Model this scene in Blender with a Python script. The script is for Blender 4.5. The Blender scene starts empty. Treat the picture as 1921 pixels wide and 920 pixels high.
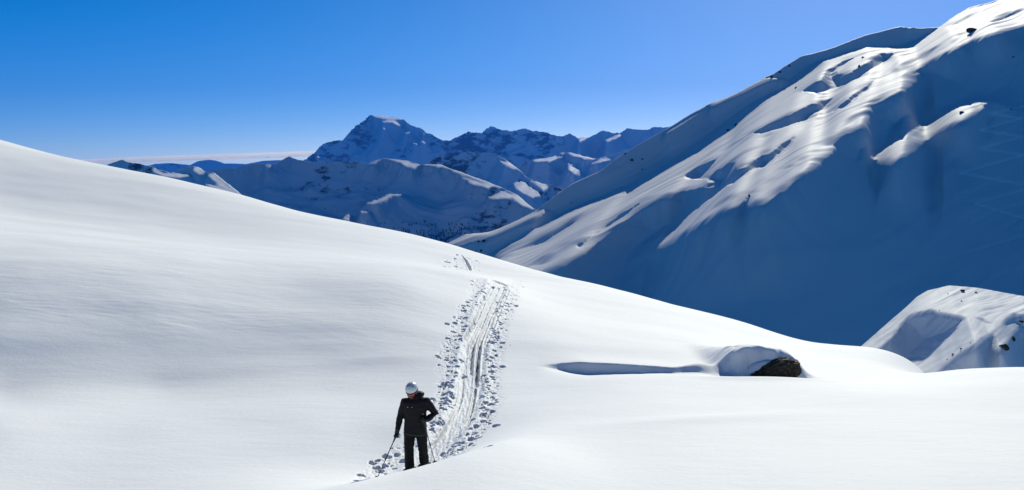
import bpy, bmesh, math, random
import numpy as np
from mathutils import Vector, Matrix

# ------------------------------------------------------------------ camera, sky, sun, exposure
sc = bpy.context.scene
W, H, F = 1921.0, 920.0, 1845.0            # photo size and focal length in photo pixels
PITCH = math.atan(160.0 / F)               # the horizon lies at y = 300
SUN_AZ, SUN_EL = 20.0, 29.0                # degrees right of the view axis, above the horizon

cam_d = bpy.data.cameras.new('camera')
cam_d.sensor_width = 36.0
cam_d.lens = 36.0 * F / W
cam_d.clip_start = 0.1
cam_d.clip_end = 200000.0
cam = bpy.data.objects.new('camera', cam_d)
cam.rotation_euler = (math.pi / 2 - PITCH, 0, 0)
sc.collection.objects.link(cam)
sc.camera = cam

world = bpy.data.worlds.new('World')
sc.world = world
world.use_nodes = True
wn = world.node_tree.nodes
wl = world.node_tree.links
wn.clear()
w_out = wn.new('ShaderNodeOutputWorld')
w_bg = wn.new('ShaderNodeBackground')
w_bg.inputs['Strength'].default_value = 0.100
w_sky = wn.new('ShaderNodeTexSky')
w_sky.sky_type = 'NISHITA'
w_sky.sun_disc = False
w_sky.sun_elevation = math.radians(SUN_EL)
w_sky.sun_rotation = math.radians(SUN_AZ)
w_sky.altitude = 2700.0
w_sky.air_density = 0.57
w_sky.dust_density = 2.0
w_sky.ozone_density = 4.0
w_hsv = wn.new('ShaderNodeHueSaturation')
w_hsv.inputs['Hue'].default_value = 0.496
w_hsv.inputs['Saturation'].default_value = 1.40
wl.new(w_sky.outputs[0], w_hsv.inputs['Color'])
wl.new(w_hsv.outputs[0], w_bg.inputs['Color'])
wl.new(w_bg.outputs[0], w_out.inputs['Surface'])

sun_d = bpy.data.lights.new('sun', 'SUN')
sun_d.energy = 5.0
sun_d.angle = math.radians(0.4)
sun_d.color = (1.0, 0.965, 0.805)
sun = bpy.data.objects.new('sun', sun_d)
_a, _e = math.radians(SUN_AZ), math.radians(SUN_EL)
L = np.array([math.cos(_e) * math.sin(_a), math.cos(_e) * math.cos(_a), math.sin(_e)])   # towards the sun
sun.rotation_euler = Vector(L).to_track_quat('Z', 'Y').to_euler()
sc.collection.objects.link(sun)

sc.view_settings.view_transform = 'Standard'
sc.view_settings.look = 'None'
sc.view_settings.gamma = 1.0
sc.view_settings.exposure = 0.1
sc.view_settings.use_curve_mapping = False
sc.cycles.use_denoising = True
sc.cycles.max_bounces = 5
sc.cycles.diffuse_bounces = 1
sc.cycles.volume_bounces = 2

rng = np.random.default_rng(7)
random.seed(7)

# ------------------------------------------------------------------ helpers
cp, sp = math.cos(PITCH), math.sin(PITCH)


def ray(px, py):
    """direction through a photo pixel, scaled so that its world Y (distance ahead) is 1"""
    cx = (np.asarray(px, float) - W / 2) / F
    cy = -(np.asarray(py, float) - H / 2) / F
    y = cp + cy * sp
    return np.stack([cx / y, np.ones_like(y), (-sp + cy * cp) / y], -1)


def at(px, py, dist):
    return ray(px, py) * np.asarray(dist, float)[..., None]


def pix(P):
    X, Y, Z = P[..., 0], P[..., 1], P[..., 2]
    w = np.maximum(Y * cp - Z * sp, 1e-3)
    u = Y * sp + Z * cp
    return W / 2 + F * X / w, H / 2 - F * u / w


def hash2(ix, iy, seed):
    h = (ix.astype(np.int64) * 374761393 + iy.astype(np.int64) * 668265263 + seed * 974634777) & 0xFFFFFFFF
    h = ((h ^ (h >> 13)) * 1274126177) & 0xFFFFFFFF
    return (h ^ (h >> 16)) & 0xFFFFFFFF


def pn(x, y, seed=0):
    """gradient noise, about -1..1"""
    x = np.asarray(x, float)
    y = np.asarray(y, float)
    ix, iy = np.floor(x), np.floor(y)
    fx, fy = x - ix, y - iy
    u = fx * fx * fx * (fx * (fx * 6 - 15) + 10)
    v = fy * fy * fy * (fy * (fy * 6 - 15) + 10)

    def g(dx, dy):
        a = hash2(ix + dx, iy + dy, seed) * (2 * math.pi / 4294967296.0)
        return np.cos(a) * (fx - dx) + np.sin(a) * (fy - dy)
    n0 = g(0, 0) * (1 - u) + g(1, 0) * u
    n1 = g(0, 1) * (1 - u) + g(1, 1) * u
    return (n0 * (1 - v) + n1 * v) * 1.5


def fbm(x, y, seed=0, oct=4, gain=0.5):
    s, amp, tot = 0.0, 1.0, 0.0
    for k in range(oct):
        s = s + amp * pn(x * 2 ** k + 13.7 * k, y * 2 ** k - 7.3 * k, seed + k)
        tot += amp
        amp *= gain
    return s / tot


def ridged(x, y, seed=0, oct=4):
    s, amp, tot = 0.0, 1.0, 0.0
    for k in range(oct):
        s = s + amp * (1 - np.abs(pn(x * 2 ** k + 5.1 * k, y * 2 ** k, seed + k)) * 1.6)
        tot += amp
        amp *= 0.5
    return s / tot


def sstep(a, b, x):
    t = np.clip((x - a) / (b - a), 0, 1)
    return t * t * (3 - 2 * t)


def link(o, parent=None):
    sc.collection.objects.link(o)
    if parent is not None:
        o.parent = parent
    return o


def mesh_obj(name, V, faces, mat=None, parent=None, smooth=True):
    me = bpy.data.meshes.new(name)
    me.from_pydata([tuple(v) for v in V], [], [tuple(f) for f in faces])
    if smooth:
        me.polygons.foreach_set('use_smooth', [True] * len(me.polygons))
    me.update()
    o = bpy.data.objects.new(name, me)
    if mat:
        me.materials.append(mat)
    return link(o, parent)


def grid_mesh(name, P, mat, attrs=None):
    nr, nc = P.shape[:2]
    me = bpy.data.meshes.new(name)
    me.vertices.add(nr * nc)
    me.vertices.foreach_set('co', P.reshape(-1).astype(np.float32))
    i = (np.arange(nr - 1)[:, None] * nc + np.arange(nc - 1)[None, :]).reshape(-1)
    q = np.stack([i, i + 1, i + nc + 1, i + nc], -1)
    # keep normals on the upper side
    a, b, c = P.reshape(-1, 3)[q[len(q) // 2, :3]]
    if np.cross(b - a, c - a)[2] < 0:
        q = q[:, ::-1]
    nf = len(q)
    me.loops.add(nf * 4)
    me.loops.foreach_set('vertex_index', q.reshape(-1).astype(np.int32))
    me.polygons.add(nf)
    me.polygons.foreach_set('loop_start', (np.arange(nf) * 4).astype(np.int32))
    me.polygons.foreach_set('use_smooth', np.ones(nf, bool))
    for k, v in (attrs or {}).items():
        at_ = me.attributes.new(k, 'FLOAT', 'POINT')
        at_.data.foreach_set('value', v.reshape(-1).astype(np.float32))
    me.update(calc_edges=True)
    me.validate()
    me.materials.append(mat)
    o = bpy.data.objects.new(name, me)
    return link(o)


def tag(o, label=None, cat=None, group=None, kind=None):
    for k, v in (('label', label), ('category', cat), ('group', group), ('kind', kind)):
        if v:
            o[k] = v
    return o


def empty(name, loc=(0, 0, 0)):
    o = bpy.data.objects.new(name, None)
    o.empty_display_size = 0.2
    o.location = loc
    return link(o)


# ------------------------------------------------------------------ materials
def new_mat(name):
    m = bpy.data.materials.new(name)
    m.use_nodes = True
    nt = m.node_tree
    return m, nt, nt.nodes['Principled BSDF'], nt.nodes['Material Output']


def simple(name, col, rough=0.6, spec=0.3, metal=0.0, bump=0.0, scale=60.0, var=0.15):
    m, nt, b, _ = new_mat(name)
    b.inputs['Roughness'].default_value = rough
    b.inputs['Specular IOR Level'].default_value = spec
    b.inputs['Metallic'].default_value = metal
    tc = nt.nodes.new('ShaderNodeTexCoord')
    n = nt.nodes.new('ShaderNodeTexNoise')
    n.inputs['Scale'].default_value = scale
    n.inputs['Detail'].default_value = 4
    nt.links.new(tc.outputs['Object'], n.inputs['Vector'])
    r = nt.nodes.new('ShaderNodeValToRGB')
    r.color_ramp.elements[0].position = 0.3
    r.color_ramp.elements[1].position = 0.7
    r.color_ramp.elements[0].color = (*[c * (1 - var) for c in col], 1)
    r.color_ramp.elements[1].color = (*[min(1, c * (1 + var)) for c in col], 1)
    nt.links.new(n.outputs['Fac'], r.inputs['Fac'])
    nt.links.new(r.outputs['Color'], b.inputs['Base Color'])
    if bump:
        bp = nt.nodes.new('ShaderNodeBump')
        bp.inputs['Strength'].default_value = bump
        bp.inputs['Distance'].default_value = 0.01
        nt.links.new(n.outputs['Fac'], bp.inputs['Height'])
        nt.links.new(bp.outputs['Normal'], b.inputs['Normal'])
    return m


def snow_mat(name, col=(0.86, 0.88, 0.90), bumps=(), rock=None, track=False, spec=0.03):
    """bumps: (scale xyz, strength, distance); rock: (scale xyz, threshold, colour)"""
    m, nt, b, _ = new_mat(name)
    b.inputs['Roughness'].default_value = 0.65
    b.inputs['Specular IOR Level'].default_value = spec
    tc = nt.nodes.new('ShaderNodeTexCoord')
    prev = None
    for scale, strength, dist in bumps:
        mp = nt.nodes.new('ShaderNodeMapping')
        mp.inputs['Scale'].default_value = scale
        nt.links.new(tc.outputs['Object'], mp.inputs['Vector'])
        n = nt.nodes.new('ShaderNodeTexNoise')
        n.inputs['Scale'].default_value = 1.0
        n.inputs['Detail'].default_value = 5
        nt.links.new(mp.outputs[0], n.inputs['Vector'])
        bp = nt.nodes.new('ShaderNodeBump')
        bp.inputs['Strength'].default_value = strength
        bp.inputs['Distance'].default_value = dist
        nt.links.new(n.outputs['Fac'], bp.inputs['Height'])
        if prev:
            nt.links.new(prev.outputs['Normal'], bp.inputs['Normal'])
        prev = bp
    if prev:
        nt.links.new(prev.outputs['Normal'], b.inputs['Normal'])
    base = nt.nodes.new('ShaderNodeRGB')
    base.outputs[0].default_value = (*col, 1)
    out = base.outputs[0]
    if track:
        a = nt.nodes.new('ShaderNodeAttribute')
        a.attribute_name = 'track'
        mx = nt.nodes.new('ShaderNodeMix')
        mx.data_type = 'RGBA'
        nt.links.new(a.outputs['Fac'], mx.inputs['Factor'])
        nt.links.new(out, mx.inputs['A'])
        mx.inputs['B'].default_value = (0.95, 0.95, 0.96, 1)
        out = mx.outputs['Result']
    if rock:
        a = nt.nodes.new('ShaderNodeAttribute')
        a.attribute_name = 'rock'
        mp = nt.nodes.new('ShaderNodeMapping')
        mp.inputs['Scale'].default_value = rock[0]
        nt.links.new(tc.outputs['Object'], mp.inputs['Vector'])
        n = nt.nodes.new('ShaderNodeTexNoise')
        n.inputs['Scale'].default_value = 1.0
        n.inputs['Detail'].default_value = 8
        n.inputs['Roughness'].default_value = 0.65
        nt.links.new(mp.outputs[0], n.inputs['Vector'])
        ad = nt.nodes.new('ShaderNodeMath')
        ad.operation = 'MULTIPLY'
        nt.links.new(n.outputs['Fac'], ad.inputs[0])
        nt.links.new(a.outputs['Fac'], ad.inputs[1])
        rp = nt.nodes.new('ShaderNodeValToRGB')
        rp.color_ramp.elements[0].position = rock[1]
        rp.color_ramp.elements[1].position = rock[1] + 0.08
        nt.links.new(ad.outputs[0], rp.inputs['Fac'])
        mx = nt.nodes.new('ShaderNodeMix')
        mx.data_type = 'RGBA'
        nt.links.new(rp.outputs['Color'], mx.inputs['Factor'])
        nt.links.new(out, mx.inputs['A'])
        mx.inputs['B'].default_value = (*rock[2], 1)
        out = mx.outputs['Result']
    nt.links.new(out, b.inputs['Base Color'])
    return m


M_ground = snow_mat('snow_near', bumps=(((1.2, 4.0, 1.0), 0.30, 0.025), ((9, 16, 9), 0.45, 0.014), ((45, 45, 45), 0.5, 0.004)))
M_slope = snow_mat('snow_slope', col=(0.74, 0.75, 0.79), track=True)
M_knoll = snow_mat('snow_knoll', bumps=(((0.4, 0.4, 0.4), 0.3, 0.15),), rock=((0.5, 0.5, 0.9), 0.62, (0.05, 0.045, 0.04)))
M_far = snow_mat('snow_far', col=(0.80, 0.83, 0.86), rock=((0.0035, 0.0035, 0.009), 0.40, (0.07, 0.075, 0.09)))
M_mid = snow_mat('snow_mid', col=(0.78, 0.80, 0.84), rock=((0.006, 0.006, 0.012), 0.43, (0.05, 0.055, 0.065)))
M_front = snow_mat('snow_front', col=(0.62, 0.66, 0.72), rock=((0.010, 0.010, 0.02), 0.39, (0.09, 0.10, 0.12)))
M_valley = simple('valley_dark', (0.03, 0.04, 0.035), rough=0.9, scale=0.002, var=0.5)  # forest-dark colour, chosen to bounce little light onto the shaded slopes
M_rock = simple('dark_rock', (0.050, 0.044, 0.032), rough=0.85, spec=0.2, bump=0.8, scale=9.0, var=0.6)
M_cap = snow_mat('snow_cap', bumps=(((8, 8, 8), 0.3, 0.01),))

# ------------------------------------------------------------------ mountains
# Each mountain face is a sheet whose shape follows the low sun: it is laid on a plane that holds the sun's
# direction, bulges towards the sun where the photograph shows sunlit snow, and dips into gullies elsewhere.
RX0, RY0, RW, RH = -500, -300, 3000, 1300     # raster that holds the outlines of the sunlit bulges


def raster(polys):
    m = np.zeros((RH, RW), np.float32)
    ys = np.arange(RH) + RY0 + 0.5
    for poly, val in polys:
        p = np.asarray(poly, float)
        q = np.roll(p, -1, 0)
        fl = np.zeros((RH, RW + 1), np.int8)
        for (x0, y0), (x1, y1) in zip(p, q):
            if y0 == y1:
                continue
            lo, hi = min(y0, y1), max(y0, y1)
            k = np.nonzero((ys >= lo) & (ys < hi))[0]
            x = x0 + (ys[k] - y0) * (x1 - x0) / (y1 - y0)
            c = np.clip(np.round(x - RX0), 0, RW).astype(int)
            np.add.at(fl, (k, c), 1)
        ins = (np.cumsum(fl, 1)[:, :RW] % 2) == 1
        m[ins] = val
    for ax in (0, 1):                           # soften the outline a little
        m = (np.roll(m, 1, ax) + 2 * m + np.roll(m, -1, ax)) / 4
    return m


def sample(m, x, y):
    fx = np.clip(x - RX0 - 0.5, 0, RW - 2.001)
    fy = np.clip(y - RY0 - 0.5, 0, RH - 2.001)
    ix, iy = fx.astype(int), fy.astype(int)
    u, v = fx - ix, fy - iy
    return (m[iy, ix] * (1 - u) + m[iy, ix + 1] * u) * (1 - v) + (m[iy + 1, ix] * (1 - u) + m[iy + 1, ix + 1] * u) * v


def chamfer(src, da, db):
    d = np.where(src, 0.0, 1e9)
    dg = math.hypot(da, db)

    def sweep(d, s, sd):
        for i in range(1, d.shape[0]):
            p = d[i - 1]
            n = np.minimum(d[i], p + s)
            n[1:] = np.minimum(n[1:], p[:-1] + sd)
            n[:-1] = np.minimum(n[:-1], p[1:] + sd)
            d[i] = n
    sweep(d, da, dg)
    sweep(d[::-1], da, dg)
    sweep(d.T, db, dg)
    sweep(d[:, ::-1].T, db, dg)
    return d


PICK = {}


def mountain(name, mat, sky, anchor, g, polys, xr, ybot, na, nb, I=0.3, dip_slope=0.28, dip_max=12.0, tail=6.0,
             rough=(60.0, 3.0), skyrough=(0.0, 1.0), jit=(5.0, 60.0, 9.0, 0.6), streak=0.35, back=2.5, rock_amt=1.0, extend=1.35,
             tracks=None, shade_noise=0.5, rsm=6, pop=0.0, ribs=None, wide_m=20.0, hollows=None):
    sky = np.asarray(sky, float)
    gx, gy = np.asarray(g, float) / np.hypot(*g)
    sig = math.atan2(L[2], -(gx * L[0] + gy * L[1]))
    N = np.array([gx * math.sin(sig), gy * math.sin(sig), math.cos(sig)])
    ET = np.cross(N, L)
    O = at(np.array(anchor[0]), np.array(anchor[1]), np.array(anchor[2]))
    mask = raster(polys)
    hmask = raster([(p, 1.0) for p in hollows]) if hollows else None
    # extent on the plane
    xs = np.linspace(xr[0], xr[1], 60)
    A, B = [], []
    for x in xs:
        y0 = np.interp(x, sky[:, 0], sky[:, 1])
        for y in (y0 - 8, y0 + (ybot - y0) * 0.5, ybot):
            d = ray(np.array(x), np.array(y))
            den = d @ N
            if den > -0.02:
                continue
            P = d * ((O @ N) / den) - O
            A.append(P @ L)
            B.append(P @ ET)
    a1, a0 = max(A), min(A)
    span = a1 - a0
    a0 = a1 - span * extend
    a1 += span * 0.12
    b0, b1 = min(B), max(B)
    da = (a1 - a0) / (na - 1)
    nmax = int(na * 2.6)
    aa = a1 - da * np.arange(nmax)
    bb = np.linspace(b0, b1, nb)
    db = bb[1] - bb[0]
    # photo-direction of the ribs, used only to stretch the roughness of the sunlit edges along the fall line
    rx, ry = math.cos(jit[3]), -math.sin(jit[3])
    R = np.zeros(nb)
    T = np.zeros(nb)
    crossed = np.zeros(nb, bool)
    ac = np.full(nb, aa[-1])
    prev_gap = None
    Rg = np.zeros((nmax, nb))
    Tg = np.zeros((nmax, nb))
    Cg = np.zeros((nmax, nb), bool)
    for i, a in enumerate(aa):
        P = O + a * L + bb[:, None] * ET + R[:, None] * N
        x, y = pix(P)
        sk = np.interp(x, sky[:, 0], sky[:, 1])
        if skyrough[0]:
            sk = sk + skyrough[0] * fbm(x / skyrough[1], x * 0 + 3.3, 91, 4, 0.6)
        gap = y - sk
        new = (~crossed) & (gap >= 0)
        if prev_gap is not None:
            fr = np.clip(gap / np.maximum(gap - prev_gap, 1e-6), 0, 1)
            ac = np.where(new, a + fr * da, ac)
        else:
            ac = np.where(new, a, ac)
        crossed |= new
        prev_gap = gap
        al, pe = x * rx + y * ry, -x * ry + y * rx
        j = jit[0] * fbm(al / jit[1], pe / jit[2], 17, 3)
        m = sample(mask, x - j * ry, y + j * rx) * crossed
        T0 = T
        T = np.maximum(m, T * math.exp(-da / tail))
        R = R + pop * np.clip(T - T0, 0, 1)
        T[T < 0.03] = 0
        st = 1 + streak * 2 * fbm(al / (jit[1] * 1.5), pe / (jit[2] * 0.7), 23, 3)
        R = R + I * T * np.clip(st, 0.15, 2.0) * da
        if hollows:                            # the ground climbs under a shaded hollow too, so its sides stay gentle
            R = R + 0.55 * I * sample(hmask, x, y) * crossed * (1 - T) * da
        k = np.where(T[1:-1] > 0.3, 0.012, 0.0)
        R[1:-1] = (1 - 2 * k) * R[1:-1] + k * (R[:-2] + R[2:])
        Rg[i], Tg[i], Cg[i] = R, T, crossed
        if i > na // 2 and ((y > ybot) | ~crossed | (x < xr[0] - 100) | (x > xr[1] + 100)).all():
            break
    na = i + 1
    aa, Rg, Tg, Cg = aa[:na], Rg[:na], Tg[:na], Cg[:na]
    print('MOUNTAIN', name, na, nb, 'da %.2f db %.2f' % (da, db), 'R max %.1f' % Rg.max(), 'dist %.0f' % np.abs(O[1]))
    for _ in range(rsm):
        Rg[:, 1:-1] = (Rg[:, :-2] + 2 * Rg[:, 1:-1] + Rg[:, 2:]) / 4
    crest = np.zeros((na, nb), bool)
    ci = np.clip(np.searchsorted(-aa, -ac), 0, na - 1)
    crest[ci, np.arange(nb)] = True
    D = chamfer((Tg > 0.02) | crest | ~Cg, da, db)
    wide = Rg
    hw = max(2, int(wide_m / db))
    for _ in range(3):
        pad = np.pad(wide, ((0, 0), (hw, hw)), mode='edge')
        cs = np.cumsum(np.pad(pad, ((0, 0), (1, 0))), 1)
        wide = (cs[:, 2 * hw + 1:] - cs[:, :-2 * hw - 1]) / (2 * hw + 1)
    bl = sstep(0.1 * wide_m, 1.3 * wide_m, D)
    Rg = Rg * (1 - bl) + np.minimum(wide, Rg + 0.55 * dip_max * (1 - np.exp(-D * dip_slope / dip_max))) * bl
    AA, BB = np.meshgrid(aa, bb, indexing='ij')
    dip = dip_max * (1 - np.exp(-D * dip_slope / dip_max))
    dip = dip * (1 + shade_noise * fbm(AA / (dip_max * 14), BB / (dip_max * 9), 5, 4))
    near = 1 - np.exp(-D / (rough[0] * 0.25))
    dip = dip + near * rough[1] * (1.3 - ridged(AA / rough[0] * 0.6, BB / rough[0], 41, 5))
    h = Rg - np.maximum(dip, 0)
    hb2 = h
    hw = max(2, int(1.6 * wide_m / db))
    for _ in range(3):
        pad = np.pad(hb2, ((0, 0), (hw, hw)), mode='edge')
        cs = np.cumsum(np.pad(pad, ((0, 0), (1, 0))), 1)
        hb2 = (cs[:, 2 * hw + 1:] - cs[:, :-2 * hw - 1]) / (2 * hw + 1)
    bl = sstep(1.0 * wide_m, 3.0 * wide_m, D)
    h = h * (1 - bl) + np.minimum(hb2, Rg - 0.3 * np.maximum(dip, 0)) * bl
    if ribs:                                   # fine wind ribs that run down the fall line
        q = []
        for px_, py_ in ribs[0]:
            d = ray(np.array(px_), np.array(py_))
            v = d * ((O @ N) / (d @ N)) - O
            q.append((v @ L, v @ ET))
        ra, rb = q[1][0] - q[0][0], q[1][1] - q[0][1]
        rl = math.hypot(ra, rb)
        ra, rb = ra / rl, rb / rl
        s1, s2 = AA * ra + BB * rb, -AA * rb + BB * ra
        wob = 0.7 * wide_m * pn(s1 / (6 * wide_m), s2 / (3 * wide_m), 601)
        lit_ = np.clip(Tg * 1.5, 0, 1)
        for lam, ln, amp, sh in ribs[1]:
            h = h + amp * (lit_ + sh * (1 - lit_)) * fbm(s1 / ln, (s2 + wob) / lam, int(600 + 7 * lam), 3)
    bk = AA - ac[None, :]
    hb = -back * (np.sqrt(np.maximum(bk, 0) ** 2 + (3 * da) ** 2) - 3 * da)
    h = np.where(Cg, h, hb)
    P = O + AA[..., None] * L + BB[..., None] * ET + h[..., None] * N
    x, y = pix(P)
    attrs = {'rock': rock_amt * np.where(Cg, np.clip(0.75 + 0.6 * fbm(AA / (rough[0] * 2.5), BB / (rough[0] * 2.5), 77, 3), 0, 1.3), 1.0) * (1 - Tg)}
    if tracks:
        tr = np.zeros_like(x)
        for line, wd, amt in tracks:
            for (x0, y0), (x1, y1) in zip(line[:-1], line[1:]):
                ex, ey = x1 - x0, y1 - y0
                t = np.clip(((x - x0) * ex + (y - y0) * ey) / (ex * ex + ey * ey), 0, 1)
                q = np.hypot(x - x0 - t * ex, y - y0 - t * ey)
                tr = np.maximum(tr, amt * np.exp(-(q / wd) ** 2))
        attrs['track'] = tr
        P = P - (0.5 * tr)[..., None] * N
    o = grid_mesh(name, P, mat, attrs)
    PICK[name] = (P, x, y, Cg, N)
    return tag(o, kind='structure')


def pick(name, px, py):
    P, x, y, C, N = PICK[name]
    d = (x - px) ** 2 + (y - py) ** 2 + np.where(C, 0, 1e9)
    dist = P[..., 1]
    ok = d < 9
    if ok.any():
        dd = np.where(ok, dist, 1e12)
        k = np.unravel_index(np.argmin(dd), d.shape)
    else:
        k = np.unravel_index(np.argmin(d), d.shape)
    return P[k], N


def frm(pts, x0, y0, s):
    return [(x0 + a * s, y0 + b * s) for a, b in pts]


r4 = lambda *p: frm(p, 180, 190, 0.3152)
r5 = lambda *p: frm(p, 560, 200, 0.3644)
r6 = lambda *p: frm(p, 900, 180, 0.413)
r7 = lambda *p: frm(p, 1400, 0, 0.3478)
r8 = lambda *p: frm(p, 1400, 480, 0.2712)
rO = lambda *p: frm(p, 560, 200, 0.15617)

# -- the big slope on the right
big = ([(925, 492), (980, 470), (1020, 455), (1060, 432), (1106, 403), (1148, 380), (1181, 366), (1214, 343), (1255, 320), (1313, 287),
        (1338, 269), (1379, 242), (1404, 219), (1441, 188), (1494, 157), (1546, 118), (1595, 101), (1626, 92), (1660, 92), (1713, 92),
        (1734, 77), (1762, 54), (1783, 38), (1817, 17), (1880, 0), (1960, -36), (2060, -60), (2060, 5), (1921, 45), (1852, 66), (1807, 82),
        (1765, 101), (1730, 120), (1696, 139), (1690, 147), (1722, 140), (1708, 154), (1685, 172), (1636, 198), (1630, 209), (1626, 226),
        (1581, 250), (1540, 276), (1567, 275), (1535, 300), (1500, 325), (1470, 350), (1437, 374), (1415, 378), (1404, 374), (1408, 360),
        (1385, 380), (1325, 411), (1296, 428), (1239, 465),
        (1288, 409), (1329, 378), (1383, 343), (1449, 308), (1482, 278), (1500, 246), (1470, 260), (1449, 277), (1400, 305), (1385, 310), (1383, 296), (1363, 304),
        (1327, 327), (1354, 288), (1309, 308), (1280, 329), (1284, 337), (1321, 340), (1331, 345), (1284, 353), (1243, 364), (1197, 391),
        (1156, 424), (1102, 465), (1053, 494), (1003, 522), (925, 520)])
slope_polys = [
    (big, 1.0),
    ([(1402, 252), (1435, 235), (1470, 217), (1515, 198), (1550, 188), (1542, 210), (1510, 228), (1470, 240), (1435, 247)], 0),
    ([(1497, 172), (1520, 156), (1546, 139), (1550, 129), (1581, 111), (1623, 99), (1650, 97), (1678, 97), (1675, 113), (1643, 136), (1595, 156), (1556, 177), (1532, 178)], 0),
    ([(1570, 137), (1595, 115), (1626, 101), (1652, 96), (1640, 104), (1623, 115), (1588, 136)], 0.9),
    ([(1560, 210), (1595, 178), (1645, 148), (1627, 172), (1597, 195)], 0),
    ([(1781, 46), (1817, 27), (1849, 17), (1820, 33), (1790, 50)], 0),
    ([(1850, 40), (1890, 22), (1940, 12), (1900, 30), (1870, 42)], 0),
    ([(1425, 262), (1445, 250), (1452, 256), (1432, 264)], 0.2),
    ([(1090, 452), (1150, 406), (1195, 382), (1215, 378), (1185, 396), (1150, 422), (1100, 458)], 0.0),
    ([(1000, 500), (1050, 470), (1100, 440), (1060, 474), (1020, 500)], 0.2),
    ([(1645, 306), (1650, 296), (1671, 275), (1713, 254), (1762, 223), (1796, 202), (1828, 195), (1845, 196), (1831, 209), (1810, 223), (1769, 240), (1713, 275), (1671, 299)], 0.9),
    (r5((740, 722), (850, 668), (990, 653), (1140, 585), (1262, 530), (1262, 548), (1140, 598), (990, 672), (860, 686)), 0.9),
    ([(930, 486), (962, 462), (1000, 440), (1060, 408), (1090, 394), (1119, 382), (1148, 370), (1175, 360), (1160, 372), (1125, 391), (1095, 402), (1070, 413), (1010, 446), (960, 478)], 0.9),
    ([(1250, 243), (1300, 213), (1330, 197), (1300, 216), (1252, 246)], 0.4),
    ([(1330, 196), (1400, 168), (1436, 148), (1472, 149), (1440, 151), (1400, 171), (1340, 197)], 0.5),
    ([(1360, 262), (1385, 240), (1392, 240), (1370, 262)], 0.8),
]
for k in (1, 2, 4, 8):                          # shaded hollows, a little larger than their dark cores
    c_ = np.mean(np.array(slope_polys[k][0]), 0)
    slope_polys[k] = ([tuple(c_ + (np.array(p) - c_) * (1.0 if k == 2 else 1.22)) for p in slope_polys[k][0]], 0.0)
for x_c, y_c, l_c, w_c in ((1015, 488, 60, 5), (1060, 462, 80, 6), (1130, 425, 60, 4), (1560, 262, 70, 7), (1595, 226, 80, 6), (1500, 300, 80, 6),
                          (1690, 128, 70, 6), (1735, 105, 60, 5), (1385, 268, 60, 4), (1440, 345, 70, 6), (1360, 380, 70, 5), (1650, 185, 70, 6), (1790, 78, 60, 4)):
    slope_polys.append(([(x_c - l_c * 0.55, y_c + l_c * 0.36), (x_c - 0.2 * w_c, y_c - w_c), (x_c + l_c * 0.55, y_c - l_c * 0.36), (x_c + 0.2 * w_c, y_c + w_c)], 0.18))
hollow_polys = [slope_polys[k][0] for k in (1, 2, 4, 8)] + [
    [(1278, 330), (1309, 306), (1354, 287), (1383, 293), (1400, 306), (1449, 279), (1500, 246), (1482, 280), (1449, 308), (1383, 343), (1329, 378), (1300, 374), (1284, 353)]]
slope_sky = [(600, 620), (740, 515), (800, 476), (830, 462), (870, 443), (905, 440), (935, 432), (1000, 400), (1050, 362), (1080, 343), (1120, 325),
             (1180, 283), (1250, 243), (1300, 213), (1330, 197), (1380, 178), (1436, 146), (1450, 140), (1500, 107), (1560, 92), (1610, 72), (1650, 60),
             (1690, 51), (1705, 54), (1740, 53), (1762, 52), (1783, 36), (1817, 16), (1880, -1), (1960, -36), (2100, -90), (2500, -200)]
zig = [(1925, 199), (1857, 214), (1918, 222), (1839, 244), (1918, 257), (1839, 279), (1921, 291), (1801, 325), (1921, 347)]
zig_lines = [(zig, 1.7, 1.0), ([(1925, 355), (1829, 382), (1925, 411)], 1.5, 0.9), ([(1925, 441), (1860, 460), (1808, 474)], 1.3, 0.7),
             ([(1925, 120), (1840, 190)], 1.2, 0.3), ([(1880, 330), (1820, 360), (1790, 362), (1800, 380), (1850, 372)], 1.4, 0.4),
             ([(1921, 500), (1870, 515), (1830, 545)], 1.4, 0.4), ([(1921, 380), (1870, 395), (1820, 420)], 1.4, 0.5)]
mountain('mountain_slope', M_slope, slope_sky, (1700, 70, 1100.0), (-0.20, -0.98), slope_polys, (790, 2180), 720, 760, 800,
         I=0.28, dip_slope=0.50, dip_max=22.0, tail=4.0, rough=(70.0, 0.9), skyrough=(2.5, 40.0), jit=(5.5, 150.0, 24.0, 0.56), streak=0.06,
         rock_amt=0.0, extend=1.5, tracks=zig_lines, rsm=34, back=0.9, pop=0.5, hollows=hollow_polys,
         ribs=(((1250, 330), (1750, 60)), ((9.0, 130.0, 0.70, 0.5), (22.0, 220.0, 1.3, 1.0), (4.5, 80.0, 0.20, 0.3))))

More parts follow.
